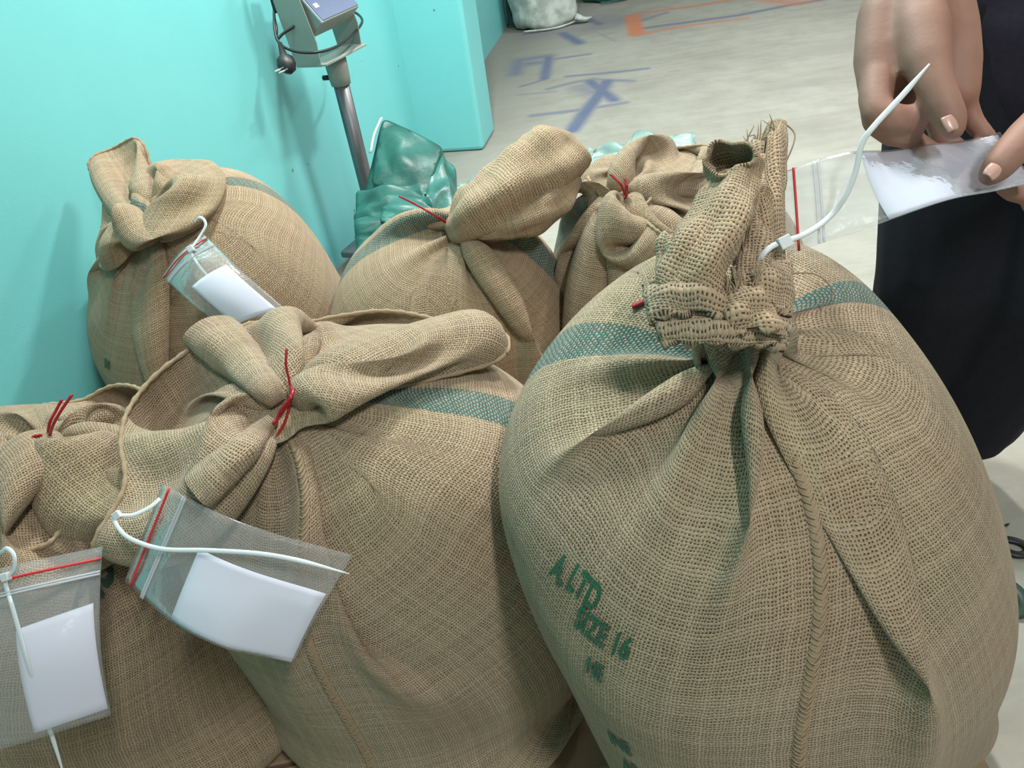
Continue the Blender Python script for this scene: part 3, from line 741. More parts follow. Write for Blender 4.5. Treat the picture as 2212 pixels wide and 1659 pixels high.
# printing
def letter_at(sack,txt,px,py,h,mat,slant=0.,ws=.6):
    u_,v_=sack.at_pixel(px,py);return sack.lettering(txt,u_,v_,h,mat,slant=slant,wscale=ws)
letter_at(D_,'LTD',1228,1266,.024,M_PRINT,.14);letter_at(D_,'A.',1192,1240,.024,M_PRINT,.14);letter_at(D_,'SIZE 16',1236,1346,.022,M_PRINT,.12)
letter_at(D_,'NE',1262,1450,.020,M_PRINT,.1,.5);letter_at(D_,'AM',1285,1515,.020,M_PRINT,.1,.5);letter_at(D_,'INE',1318,1600,.024,M_PRINT,.1,.5);letter_at(D_,'AR',1350,1656,.024,M_PRINT,.1,.5)
letter_at(F_,'PRO',148,1325,.045,M_PRINTD,.1,.8)
letter_at(A_,'M',228,792,.022,M_PRINT)
letter_at(E_,'T',520,1520,.03,M_PRINTD)
def cloth_roll(sack,name,path,rad,mat,seed,n=28,m=60,amp=1.,flat=.8):
    P=spline(path,m);V,_=tube_geo(P,rad,n,False,flat);V=V.reshape(m,n,3);s=np.linspace(0,1,m);rg=np.random.RandomState(seed)
    cen=P[:,None];k=1+amp*(.10*np.sin(np.arange(n)[None]*2*np.pi/n*3+7*s[:,None]+seed)+.07*np.sin(np.arange(n)[None]*2*np.pi/n*5-11*s[:,None])+.05*np.sin(29*s[:,None]+np.arange(n)[None]*.4))
    V=cen+(V-cen)*k[...,None];I=np.arange(m*n).reshape(m,n);R=np.roll(I,-1,1);Fq=np.stack([I[:-1],R[:-1],R[1:],I[1:]],-1).reshape(-1,4)
    L=np.linalg.norm(np.diff(P,axis=0),axis=1).sum();c=2*np.pi*np.mean(rad);UU=np.stack(np.meshgrid(np.arange(n+1)/n*c*1.2,s*L*1.2),-1)
    uv=np.stack([UU[:-1,:-1],UU[:-1,1:],UU[1:,1:],UU[1:,:-1]],2).reshape(-1,2);o=mesh(name,V.reshape(-1,3),Fq,mat,sack.root,uv=uv)
    a=o.data.attributes.new('stripe_d','FLOAT','POINT');a.data.foreach_set('value',[9.]*len(o.data.vertices));thick(o,.003);return o
def thick(o,t):
    m=o.modifiers.new('thick','SOLIDIFY');m.thickness=t;m.offset=0;return o
cloth_roll(D_,'neck_roll',pts((1462,655,.672),(1490,595,.665),(1532,520,.668),(1570,445,.682),(1584,390,.695),(1580,355,.692),(1572,338,.678)),[.021,.027,.028,.026,.023,.022,.021],M_JUTE_W,2,32,70,1.3,.72)
cloth_roll(D_,'neck_roll',pts((1622,620,.672),(1634,530,.685),(1648,430,.705),(1668,340,.725),(1680,268,.74)),[.015,.016,.015,.012,.007],M_JUTE,5)

def rollp(off,*q):return np.array([at(x,y,surfd(x,y)-off) for x,y in q])
# the thick neck of the back middle sack, lying to the right with its end tucked in
cloth_roll(SACK['B'],'neck_roll',pts((978,505,1.42),(1000,488,1.41),(1035,462,1.40),(1085,428,1.40),(1140,388,1.41),(1180,352,1.42),(1205,325,1.43),(1218,310,1.435),(1222,305,1.437)),[.024,.045,.068,.076,.078,.078,.068,.04,.004],M_JUTE_W,3,40,70)
cloth_roll(SACK['B'],'neck_fold',pts((1010,500,1.40),(1070,490,1.385),(1140,470,1.38),(1200,430,1.39),(1245,385,1.40)),[.012,.030,.036,.034,.012],M_JUTE_W,8,30,50)


# ------------------------------------------------------------------ pallets
def pallet(cx,cy,rz,lx,ly,label):
    r=empty('wooden_pallet',(cx,cy,0),label,'pallet','wooden pallets');r.rotation_euler=(0,0,rz)
    n=6;bw=.105
    def part(name,c,h):
        m=MB();m.box(c,h);me=bpy.data.meshes.new(name);me.from_pydata(m.V,[],m.F);me.materials.append(M_WOOD)
        o=bpy.data.objects.new(name,me);link(o,r);b=o.modifiers.new('bevel','BEVEL');b.width=.003;return o
    for i in range(n): part('deck_plank',(0,-ly/2+bw/2+i*(ly-bw)/(n-1),.107),(lx/2,bw/2,.011))
    for x in(-lx/2+.05,0,lx/2-.05): part('stringer',(x,0,.056),(.04,ly/2-.01,.04))
    for y in(-ly/2+.06,0,ly/2-.06): part('bottom_plank',(0,y,.008),(lx/2,.05,.008))
    return r
pallet(-.22,.78,.05,1.55,.66,'low wooden pallet under the three front sacks')
pallet(-.10,1.46,.03,1.45,.66,'low wooden pallet under the three back sacks')
# ------------------------------------------------------------------ looking up where the sacks are
from mathutils.bvhtree import BVHTree
_bvh=[]
for _k,_s in SACK.items():
    _I=np.arange(_s.Nv*_s.Nu).reshape(_s.Nv,_s.Nu);_R=np.roll(_I,-1,1)
    _bvh.append(BVHTree.FromPolygons([tuple(v) for v in _s.P.reshape(-1,3)],np.stack([_I[:-1],_R[:-1],_R[1:],_I[1:]],-1).reshape(-1,4).tolist()))
def surfd(x,y,default=1.2):
    """depth along the view axis of the nearest sack seen at a pixel"""
    D=ray(x,y);L=np.linalg.norm(D);best=None
    for b in _bvh:
        h=b.ray_cast(Vector(CAMP),Vector(D/L))
        if h[0] is not None and (best is None or h[3]<best):best=h[3]
    return default if best is None else best/L
def on(x,y,off=.004):return at(x,y,surfd(x,y)-off)
cloth_roll(SACK['E'],'mouth_fold',np.array([at(x,y,min(surfd(x,y)-.004,q)) for x,y,q in((600,872,.92),(575,838,.945),(535,792,.975),(492,752,1.005),(455,722,1.03))]),[.008,.017,.027,.034,.036],M_JUTE,4,28,60,.35,.7)
cloth_roll(SACK['E'],'mouth_fold',rollp(.004,(588,905),(555,940),(515,980),(472,1022),(430,1062)),[.008,.015,.021,.025,.026],M_JUTE,6,28,60,.35,.7)
# ------------------------------------------------------------------ red wire ties
def wire_tie(label,neck,strands,rad=.0014,loop=.026,nrm=(0,0,1)):
    r=empty('wire_tie',tuple(neck),label,'wire tie','red wire ties')
    n=np.array(nrm,float);n/=np.linalg.norm(n);a=np.cross(n,[1,.3,0]);a/=np.linalg.norm(a);b=np.cross(n,a)
    m=MB()
    for k in range(2):
        th=np.linspace(0,2*np.pi,36);m.tube(np.array(neck)+loop*(np.cos(th)[:,None]*a+np.sin(th)[:,None]*b)+n*(.003*(k-.5)),rad,6,False)
    m.build('wound_wire',M_RED,r)
    for s in strands:
        q=MB();q.tube(spline(s,24),rad,6);q.build('loose_end',M_RED,r)
    return r
_t=SACK['E'].tie
wire_tie('red wire tie on the front middle sack with ends sticking up and down',_t,[
  [on(598,905,.012),on(625,865,.02),at(626,830,.89),at(618,790,.88),at(619,752,.88)],[on(605,900,.010),on(628,862,.022),at(633,840,.885),at(618,905,.885),at(600,940,.885),at(583,985,.885)],
  [on(590,915,.012),on(612,880,.022),on(628,855,.02)],[on(596,920,.010),on(604,890,.025),on(630,858,.02)]],.0016,.03)
_t=SACK['F'].tie
wire_tie('pair of red wire ends on the sack at the left edge',_t,[
  [_t,at(112,925,.94),at(130,890,.93),at(156,852,.93)],[_t,at(106,918,.95),at(122,885,.95),at(134,863,.95)],[_t,at(85,940,.94),at(58,952,.94)]],.002,.028)
_t=SACK['B'].tie
wire_tie('single red wire end on the back middle sack pointing up left',_t,[
  [on(984,506,.006),on(970,487,.008),at(930,460,1.37),at(895,440,1.37),at(862,424,1.37)],[on(986,508,.005),on(968,484,.007),at(948,468,1.37)]],.0017,.024,B1-B0)
_t=SACK['C'].tie
wire_tie('short crossed red wire ends on the back right sack',_t,[
  [on(1352,428,.008),at(1352,405,1.33),at(1351,385,1.33)],[on(1350,420,.008),at(1340,398,1.335),at(1318,376,1.335)],[on(1354,424,.008),at(1355,400,1.33)]],.0020,.02)
_m=MB();_q=[on(1366,662,.004),on(1382,655,.004),on(1402,645,.004)];_m.tube(spline(_q,10),.0042,8,True,.5)
_o=_m.build('wire_tie',M_RED);tag(_o,'red tie end lying on the blue-green stripe of the largest sack','wire tie','red wire ties')
# ------------------------------------------------------------------ zip bags, paper slips and cable ties
def patch(c,nu,nv,fn,bend):
    """points of a bent sheet: c = four corners (s=0..1 along the bag, t=0..1 across)"""
    c=[np.array(q) for q in c];s,t=np.meshgrid(np.linspace(0,1,nu),np.linspace(0,1,nv),indexing='ij')
    return fn(s,t)
def bag_surface(A,B,Bf,Af,bend):
    nrm=np.cross(Af-A,B-A);nrm/=np.linalg.norm(nrm)
    if nrm@(CAMP-A)<0:nrm=-nrm
    def S(s,t,off=0.):
        s=np.asarray(s,float);t=np.asarray(t,float);P=(A*((1-s)*(1-t))[...,None]+B*((1-s)*t)[...,None]+Bf*(s*t)[...,None]+Af*(s*(1-t))[...,None])
        return P+nrm*(bend(s,t)+off)[...,None]
    return S
def zip_bag(label,S,red=.065,zipp=.16,puff=.004,group='clear zip bags'):
    r=empty('zip_bag',tuple(S(.5,.5)),label,'plastic bag',group)
    nu,nv=29,19;s,t=np.meshgrid(np.linspace(0,1,nu),np.linspace(0,1,nv),indexing='ij')
    pf=puff*np.sin(np.pi*t)**.6*np.clip(np.sin(np.pi*np.clip((s-.1)/.9,0,1)),0,1)**.5+.0004
    rip=.0012*np.sin(9*s+5*t)*np.sin(7*t+3)
    V=np.concatenate([S(s,t,pf+rip).reshape(-1,3),S(s,t,-pf+rip).reshape(-1,3)]);I=np.arange(nu*nv).reshape(nu,nv);J=I+nu*nv
    Fc=[]
    for G,fl in((I,0),(J,1)):
        q=np.stack([G[:-1,:-1],G[1:,:-1],G[1:,1:],G[:-1,1:]],-1).reshape(-1,4);Fc+= [tuple(f[::-1]) if fl else tuple(f) for f in q]
    bd=np.concatenate([I[0,:],I[1:,-1],I[-1,-2::-1],I[-2:0:-1,0]])
    for i in range(len(bd)):
        a,b=int(bd[i]),int(bd[(i+1)%len(bd)]);Fc.append((a,b,b+nu*nv,a+nu*nv))
    mesh('film_pouch',V,Fc,M_FILM,r)
    tt=np.linspace(0,1,20);w=np.linalg.norm(S(.5,0.)-S(.5,1.))
    m=MB();m.tube(S(red+0*tt,tt,.0022),.0013*max(1,w/.11),6,True);m.build('red_line',M_REDLINE,r)
    m=MB()
    for d in(-.008,.008):m.tube(S(zipp+d+0*tt,tt,.0024),.0012,6,True)
    m.build('zip_strip',M_ZIP,r);return r
def slip(label,S,c,off=0.,group='white paper slips'):
    """paper slip inside a bag: four corners given in bag coordinates"""
    n=14;a,b=np.meshgrid(np.linspace(0,1,n),np.linspace(0,1,n),indexing='ij');c=np.array(c,float)
    st=c[0]*((1-a)*(1-b))[...,None]+c[1]*((1-a)*b)[...,None]+c[2]*(a*b)[...,None]+c[3]*(a*(1-b))[...,None]
    V=np.concatenate([S(st[...,0],st[...,1],off+.0003).reshape(-1,3),S(st[...,0],st[...,1],off-.0003).reshape(-1,3)]);I=np.arange(n*n).reshape(n,n);Fc=[]
    for G,fl in((I,0),(I+n*n,1)):
        q=np.stack([G[:-1,:-1],G[1:,:-1],G[1:,1:],G[:-1,1:]],-1).reshape(-1,4);Fc+= [tuple(f[::-1]) if fl else tuple(f) for f in q]
    bd=np.concatenate([I[0,:],I[1:,-1],I[-1,-2::-1],I[-2:0:-1,0]])
    for i in range(len(bd)):
        p_,q_=int(bd[i]),int(bd[(i+1)%len(bd)]);Fc.append((p_,q_,q_+n*n,p_+n*n))
    return tag(mesh('paper_slip',V,Fc,M_PAPER),label,'paper',group)
def cable_tie(label,path,head,hdir,w=.0024,th=.35,n=60,tip=True,hs=1.):
    r=empty('cable_tie',tuple(head),label,'cable tie','white cable ties');P=spline(path,n)
    rad=np.full(n,w);
    if tip:rad[-6:]=np.linspace(w,w*.3,6)
    m=MB();m.tube(P,rad,8,True,th,(_u*.3-_f*1.));m.build('strap',M_NYLON,r)
    h=np.array(hdir,float);h/=np.linalg.norm(h);v=-_f-h*(-_f@h);v/=np.linalg.norm(v);x=np.cross(h,v)
    m=MB();m.box(np.array(head),(.0042*hs,.0034*hs,.0040*hs),np.stack([h,v,x],1));m.build('locking_head',M_NYLON,r,False,.0009);return r

# bag on the front middle sack
_dz=[surfd(350,1046)-.02,surfd(272,1252)-.03,surfd(630,1436)-.02,surfd(750,1204)-.02]
_A,_B=at(350,1046,.835),at(270,1255,.835);_Bf,_Af=at(628,1437,.80),at(752,1203,.80)
S1=bag_surface(_A,_B,_Bf,_Af,lambda s,t:.030*np.sin(np.pi*s)**1.2-.012*np.cos(np.pi*t)*s-.018*np.clip(s-.72,0,1)/.28*(t>.5)*(t-.5)*2)
zip_bag('clear zip bag lying across the front middle sack',S1,.055,.165)
slip('white paper slip in the bag on the front middle sack',S1,[(.36,.35),(.39,.985),(.99,.99),(.985,.36)])
cable_tie('long white cable tie through the bag on the front middle sack',[at(346,1077,.83),at(325,1095,.825),at(290,1112,.82),at(262,1114,.818),at(247,1114,.817),at(252,1135,.81),at(280,1163,.80),at(350,1186,.79),at(450,1189,.775),at(560,1196,.765),at(650,1212,.765),at(755,1240,.775)],at(253,1113,.816),np.array(at(240,1100,.816))-np.array(at(256,1122,.816)))
# bag on the sack at the left edge
_A,_B=at(-75,1245,.80),at(222,1180,.83);_Bf,_Af=at(240,1545,.80),at(-20,1625,.77)
S2=bag_surface(_A,_B,_Bf,_Af,lambda s,t:.022*np.sin(np.pi*s)+.010*np.sin(np.pi*t))
zip_bag('clear zip bag hanging on the sack at the left edge',S2,.075,.16)
slip('white paper slip in the bag at the left edge',S2,[(.375,.40),(.33,.955),(.955,.985),(.965,.40)])
cable_tie('white cable tie hanging behind the bag at the left edge',[at(0,1195,.80),at(15,1185,.79),at(30,1200,.785),at(30,1228,.785),at(15,1248,.79),at(12,1262,.79),at(32,1330,.775),at(62,1440,.765),at(90,1530,.78),at(112,1590,.79),at(140,1680,.80)],at(12,1246,.787),np.array(at(10,1235,.79))-np.array(at(18,1262,.79)))
# bag on the back left sack
_A,_B=at(440,506,1.33),at(350,594,1.33);_Bf,_Af=at(488,712,1.28),at(622,672,1.28)
S3=bag_surface(_A,_B,_Bf,_Af,lambda s,t:.02*np.sin(np.pi*s)+.012*np.sin(np.pi*t))
zip_bag('clear zip bag lying on the back left sack',S3,.07,.17)
slip('white paper slip in the bag on the back left sack',S3,[(.42,.10),(.44,.78),(1.,.80),(.97,.10)])
cable_tie('thin white cable tie hooked on the back left sack bag',[at(420,480,1.33),at(430,470,1.32),at(440,474,1.315),at(444,488,1.312),at(432,510,1.31),at(418,530,1.305),at(410,540,1.302),at(430,575,1.295),at(455,605,1.285),at(473,628,1.275)],at(412,538,1.302),np.array(at(405,528,1.3))-np.array(at(418,548,1.3)),.0026,.5,50,True,1.3)
# bag held in the hands
_A,_B=at(1690,372,.735),at(1700,552,.72);_Bf,_Af=at(2235,395,.745),at(2160,285,.775)
def _b4(s,t):return .030*np.sin(np.pi*s)*(.3+.7*t)+.012*np.sin(2*np.pi*s)*(1-t)+.006*np.sin(11*s+2*t)*np.sin(np.pi*s)
S4=bag_surface(_A,_B,_Bf,_Af,_b4)
zip_bag('clear zip bag held between two hands',S4,.035,.11)
slip('white paper slip in the bag held by the hands',S4,[(.30,.03),(.345,.99),(.99,.99),(.985,.04)])
cable_tie('curved white cable tie pointing up at the hand',[at(1636,572,.668),at(1648,550,.662),at(1668,532,.662),at(1692,522,.665),at(1740,505,.672),at(1790,470,.69),at(1825,425,.685),at(1848,370,.68),at(1862,310,.675),at(1890,270,.672),at(1950,205,.672),at(2008,138,.675)],at(1694,524,.664),np.array(at(1712,515,.664))-np.array(at(1690,526,.664)),.0026,.4,70,True,1.35)

# ------------------------------------------------------------------ weighing scale by the wall
M_GREY=simple('grey_painted_metal',(.30,.33,.30,1),.5,.2,20,.12)
M_STEEL=simple('dull_steel',(.20,.20,.215,1),.42,.8,40,.15)
M_NAVY=simple('navy_panel',(.055,.085,.17,1),.35,0,25,.15)
M_BLACK=simple('black_rubber',(.012,.014,.016,1),.45)
M_LAV=simple('pale_print',(.55,.57,.72,1),.5)
def scale_thing():
    O=at(722,122,2.4);D_=atz(0,0,0)
    r=empty('platform_scale',(O[0],O[1],0),'platform scale with steel column and indicator box by the teal wall','scale')
    yw=math.radians(-28);ex=np.array([math.cos(yw),math.sin(yw),0]);ey=np.array([-ex[1],ex[0],0]);ez=np.array([0,0,1.]);R=np.stack([ex,ey,ez],1)
    L=lambda x,y,z:O+ex*x+ey*y+ez*z
    B_=np.array([O[0],O[1],0.])
    m=MB();m.tube([B_+[0,0,.09],O-[0,0,.05]],.0255,20);m.build('column',M_STEEL,r)
    m=MB();m.tube([O-[0,0,.085],O-[0,0,.06],O-[0,0,.03],O-[0,0,.0]],[.031,.034,.035,.035],20);c=m.build('collar',M_GREY,r)
    m=MB();m.tube([L(-.03,-.01,-.06),L(-.052,-.014,-.06)],.008,10);m.build('clamp_screw',M_BLACK,c)
    m=MB();m.box(L(-.005,0,.004),(.055,.115,.003),R);m.build('bracket_base',M_GREY,r,False,.001)
    for y in(-.115,.115):
        m=MB();P=[];
        for s_ in(-.0015,.0015):
            for x,z in((-.06,.0),(.03,.0),(.035,.07),(-.005,.30),(-.09,.30)):P.append(L(x,y+s_,z))
        m.add(P,[(0,1,2,3,4),(9,8,7,6,5),(0,5,6,1),(1,6,7,2),(2,7,8,3),(3,8,9,4),(4,9,5,0)]);m.build('side_plate',M_GREY,r,False)
    # indicator box, its keypad facing right and up
    ta=math.radians(52);fx=ex*math.cos(ta)-ez*math.sin(ta);fn=ex*math.sin(ta)+ez*math.cos(ta);Rb=np.stack([fx,ey,fn],1)
    cen=L(-.015,0,.165);m=MB();m.box(cen,(.085,.102,.035),Rb);bx=m.build('indicator_box',M_GREY,r,False,.004)
    m=MB();m.box(cen+fn*.0362,(.080,.098,.0012),Rb);kp=m.build('keypad_panel',M_NAVY,bx,False)
    m=MB();m.box(cen+fn*.034-ey*.1025,(.085,.0012,.003),Rb);m.build('panel_edge',M_LAV,bx,False)
    for a,b,w,h in((.035,-.075,.007,.010),(-.005,-.045,.02,.003),(-.005,-.03,.02,.003)):
        m=MB();m.box(cen+fn*.0378+fx*a+ey*b,(w,h,.0006),Rb);m.build('panel_mark',M_LAV,bx,False)
    m=MB();m.box(L(-.085,-.07,.2),(.02,.03,.05),R);m.build('black_connector',M_BLACK,r,False,.006)
    d=2.28
    m=MB();m.tube(spline(pts((655,-10,d),(650,30,d-.01),(636,55,d-.02),(612,72,d-.02),(598,84,d-.02),(597,60,d-.02),(592,30,d),(598,-10,d)),60),.0042,8)
    m.tube(spline(pts((592,20,d),(593,60,d-.02),(600,88,d-.03),(618,104,d-.04),(650,113,d-.05),(690,112,d-.05),(728,100,d),(758,78,d+.1),(778,56,d+.2),(782,42,d+.25),(772,30,d+.28),(755,22,d+.28)),80),.0042,8);cb=m.build('power_cable',M_BLACK,r)
    a=at(604,92,d-.05);b=at(612,118,d-.05);c_=at(619,140,d-.05);e=at(621,158,d-.05)
    m=MB();m.tube([a,b,at(615,126,d-.05),c_,at(622,150,d-.05),e],[.006,.011,.024,.028,.024,.012],10,True,.7);pl=m.build('plug',M_BLACK,r)
    for q in((0,0),(9,3)):
        m=MB();m.tube([at(612+q[0],146+q[1],d-.075),at(594+q[0],155+q[1],d-.10)],.0024,8);m.build('prong',simple('bright_pin',(.85,.85,.85,1),.2,.9),pl)
    # platform on the floor
    m=MB();m.box((O[0]+.17,O[1]+.10,.075),(.22,.26,.012),R);m.build('weighing_plate',M_STEEL,r,False,.004)
    m=MB();m.box((O[0]+.17,O[1]+.10,.035),(.19,.22,.028),R);m.box((O[0]+.02,O[1]+.02,.06),(.05,.05,.035),R);m.build('scale_frame',M_GREY,r,False,.004)
    return r
scale_thing()
# ------------------------------------------------------------------ crumpled plastic things
def crumple(P,amp,fr,seed,ridge=True):
    out=np.array(P,float)
    for i,v in enumerate(out):
        q=Vector(v*fr+seed*7.3);n_=Vector((0,0,0))
        k=Vector((mnoise.noise(q),mnoise.noise(q+Vector((31,7,3))),mnoise.noise(q+Vector((5,57,19)))))
        if ridge:k=Vector([abs(c)*2-.4 for c in k])
        k2=mnoise.noise_vector(q*2.7)
        out[i]+=amp*np.array(k)+amp*.45*np.array(k2)
    return out
def plastic(name,c,rough=.32,alpha=1.):
    M=Mat(name);co=M.coords();n=M.x(M.noise(12,4,co));M.l(M.mix(n.step(.3,.7),tuple(v*.7 for v in c[:3])+(1,),tuple(v*1.3 for v in c[:3])+(1,)),M.b.inputs['Base Color'])
    M.set(Roughness=rough);M.bump(M.x(M.noise(45,3,co))+M.x(M.noise(400,2,co))*.2,.35,.004)
    if alpha<1:M.b.inputs['Alpha'].default_value=alpha
    return M.m
M_GREENP=plastic('dark_green_plastic',(.018,.105,.088),.42)
M_GREENL=plastic('green_plastic_sheen',(.035,.15,.13),.38)
def sheet(c,nu,nv,bulge,seed,amp,fr):
    """bent crumpled sheet between four corners"""
    c=[np.array(q) for q in c];s,t=np.meshgrid(np.linspace(0,1,nu),np.linspace(0,1,nv),indexing='ij')
    P=c[0]*((1-s)*(1-t))[...,None]+c[1]*((1-s)*t)[...,None]+c[2]*(s*t)[...,None]+c[3]*(s*(1-t))[...,None]
    n_=np.cross(c[3]-c[0],c[1]-c[0]);n_/=np.linalg.norm(n_)
    if n_@(CAMP-c[0])<0:n_=-n_
    P=P+n_*(bulge*np.sin(np.pi*s)*np.sin(np.pi*t))[...,None];P=crumple(P.reshape(-1,3),amp,fr,seed)
    I=np.arange(nu*nv).reshape(nu,nv);return P,[tuple(f) for f in np.stack([I[:-1,:-1],I[1:,:-1],I[1:,1:],I[:-1,1:]],-1).reshape(-1,4)]
def crease_sheet(c,n,m,bulge,jit,seed):
    """sheet of flat facets with sharp creases between four corners"""
    rg=np.random.RandomState(seed);c=[np.array(q) for q in c];s,t=np.meshgrid(np.linspace(0,1,n),np.linspace(0,1,m),indexing='ij')
    s=s+rg.uniform(-.35,.35,s.shape)/n*(s>0)*(s<1);t=t+rg.uniform(-.35,.35,t.shape)/m*(t>0)*(t<1)
    P=c[0]*((1-s)*(1-t))[...,None]+c[1]*((1-s)*t)[...,None]+c[2]*(s*t)[...,None]+c[3]*(s*(1-t))[...,None]
    n_=np.cross(c[3]-c[0],c[1]-c[0]);n_/=np.linalg.norm(n_)
    if n_@(CAMP-c[0])<0:n_=-n_
    P=P+n_*(bulge*np.sin(np.pi*s)*np.sin(np.pi*t)+jit*rg.uniform(-1,1,s.shape))[...,None];I=np.arange(n*m).reshape(n,m);Fc=[]
    for i in range(n-1):
        for j in range(m-1):
            a,b,d,e=int(I[i,j]),int(I[i+1,j]),int(I[i+1,j+1]),int(I[i,j+1]);Fc+=([(a,b,d),(a,d,e)] if rg.rand()<.5 else [(a,b,e),(b,d,e)])
    return P.reshape(-1,3),Fc
def green_bag():
    c=at(880,470,2.42);r=empty('green_plastic_bag',(c[0],c[1],.09),'crumpled dark green plastic bag by the foot of the scale column','plastic bag')
    def fl(name,c,n,m,b,j,sd,mat):
        P,Fc=crease_sheet(c,n,m,b,j,sd);o=mesh(name,P,Fc,mat,r,True);q=o.modifiers.new('soft','SUBSURF');q.levels=2;q.render_levels=2;return thick(o,.0015)
    fl('bag_back',pts((826,252,2.46),(770,500,2.40),(985,500,2.40),(985,360,2.46)),7,7,.05,.022,1,M_GREENP)
    fl('upright_flap',pts((826,252,2.44),(800,400,2.36),(925,425,2.32),(958,318,2.41)),6,6,.03,.014,4,M_GREENP)
    fl('side_flap',pts((948,312,2.42),(915,440,2.30),(985,500,2.28),(992,390,2.42)),6,6,.03,.018,5,M_GREENL)
    fl('front_flap',pts((772,415,2.30),(762,520,2.22),(960,540,2.2),(905,390,2.26)),6,8,.05,.02,6,M_GREENP)
    fl('inner_fold',pts((828,420,2.22),(820,480,2.18),(960,520,2.16),(930,425,2.22)),5,7,.02,.016,9,M_GREENL)
    fl('low_fold',pts((765,470,2.22),(770,560,2.16),(985,560,2.16),(985,455,2.24)),5,8,.03,.018,11,M_GREENP)
    m=MB();m.tube(spline(pts((824,254,2.43),(808,290,2.41),(800,330,2.39)),12),.006,6,True,.3);m.build('printed_edge',simple('bag_edge',(.45,.5,.5,1),.5),r)
    return r
green_bag()
M_PALEF=plastic('pale_green_film',(.36,.52,.48),.3);M_PALEF.node_tree.nodes['Principled BSDF'].inputs['Alpha'].default_value=.85
P,Fq=sheet([atz(1275,330,.02),atz(1270,400,.02),atz(1560,400,.02),atz(1500,290,.06)],44,34,.08,12,.05,7.);P[:,2]=np.maximum(P[:,2],.006)
tag(thick(mesh('plastic_sheet',P,Fq,M_PALEF),.001),'pale green plastic sheet on the floor behind the back right sack','plastic sheet')
P,Fq=sheet([atz(985,400,.02),atz(985,450,.02),atz(1060,440,.02),atz(1050,385,.03)],24,24,.05,14,.03,9.);P[:,2]=np.maximum(P[:,2],.006)
tag(thick(mesh('plastic_sheet',P,Fq,M_PALEF),.001),'small pale plastic scrap on the floor behind the back middle sack','plastic sheet')
# ------------------------------------------------------------------ far end of the room
M_WPP=plastic('white_woven_plastic',(.50,.54,.50),.55)
def far_sack(a,b,h,dep,name,mat,label,seed,ear=True):
    """plump standing sack between two floor points (front bottom edge)"""
    a=np.array(a);b=np.array(b);d=b-a;w=np.linalg.norm(d);d/=w;n_=np.array([-d[1],d[0],0])
    r=empty(name,tuple((a+b)/2+n_*dep/2),label,'sack')
    nu,nv=56,30;V=[]
    for j in range(nv+1):
        t=j/nv;z=h*t;k=(1-abs(2*t-1)**3.2)**(1/2.6)*.22+.78 if t<.5 else (1-abs(2*t-1)**2.6)**(1/2.4)*.75+.25
        for i in range(nu):
            th=2*np.pi*i/nu;cx=np.sign(np.cos(th))*abs(np.cos(th))**.75;sy=np.sign(np.sin(th))*abs(np.sin(th))**.75
            V.append((a+b)/2+n_*dep/2+d*cx*w/2*k+n_*sy*dep/2*k+np.array([0,0,z+.004]))
    V=crumple(np.array(V),.035,5.,seed,False);V[:,2]=np.maximum(V[:,2],.004)
    Fc=[(j*nu+i,j*nu+(i+1)%nu,(j+1)*nu+(i+1)%nu,(j+1)*nu+i) for j in range(nv) for i in range(nu)]+[tuple(range(nu))[::-1],tuple(nv*nu+i for i in range(nu))]
    mesh('sack_skin',V,Fc,mat,r)
    if ear:
        m=MB();m.tube(spline([b+[-.06,.02,.05],b+[.0,.0,.03],b+[.05,.0,.035]],8),[.05,.03,.012],8,True,.45);m.build('corner_ear',mat,r)
    m=MB();m.tube(spline([a+n_*dep*.15+[0.02,-.02,.02],(a+b)/2+n_*-.01+[0,0,.012],b+n_*dep*.15+[-.02,-.02,.02]],20),.007,6);m.build('bottom_seam',mat,r)
    return r
far_sack(atz(1132,78,0),atz(1264,50,0),.75,.42,'woven_sack',M_WPP,'white woven plastic sack standing at the far end of the wall',3)
far_sack(atz(1300,14,0),atz(1400,-12,0),.6,.4,'woven_sack',M_GREENP,'dark green sack at the far end beside the white one',5,False)
_q=atz(1103,58,0);m=MB();m.box((_q[0]+.025,_q[1]+.02,.5),(.036,.036,.5));m.box((_q[0]+.025,_q[1]+.02,.006),(.05,.05,.006))
tag(m.build('metal_post',simple('dark_teal_metal',(.006,.045,.055,1),.5),None,False,.004),'dark metal post between the wall and the white woven sack','post')
# bits on the floor at the right
_q=atz(2186,1186,.0);m=MB();th=np.linspace(0,2*np.pi,28)
_rr=[np.array([_q[0]+.022*np.cos(t)*(1+.15*np.cos(t)),_q[1]+.020*np.sin(t)-.006*np.cos(t),.006]) for t in th];m.tube(_rr,.0085,8,False,.55)
tag(m.build('rubber_ring',M_BLACK),'flat black rubber ring on the floor by the right sack','ring')
_q=atz(2172,1295,.0);m=MB();th=np.linspace(0,2*np.pi,24);_rr=[np.array([_q[0]+.026*np.cos(t),_q[1]+.036*np.sin(t),.008]) for t in th];m.tube(_rr,.012,8,False,.7)
tag(m.build('rubber_ring',simple('dark_green_rubber',(.03,.06,.05,1),.5)),'dark green rubber ring half hidden by the right sack','ring')
for _x,_y,_s in((2174,1136,.004),):
    _q=atz(_x,_y,0);m=MB();m.tube([_q+[-_s*2,0,.001],_q+[0,0,.003],_q+[_s*2,_s,.001]],[.001,_s*.7,.001],6);tag(m.build('dirt_crumb',M_BLACK),'tiny dark crumb on the floor right of the largest sack','crumb')

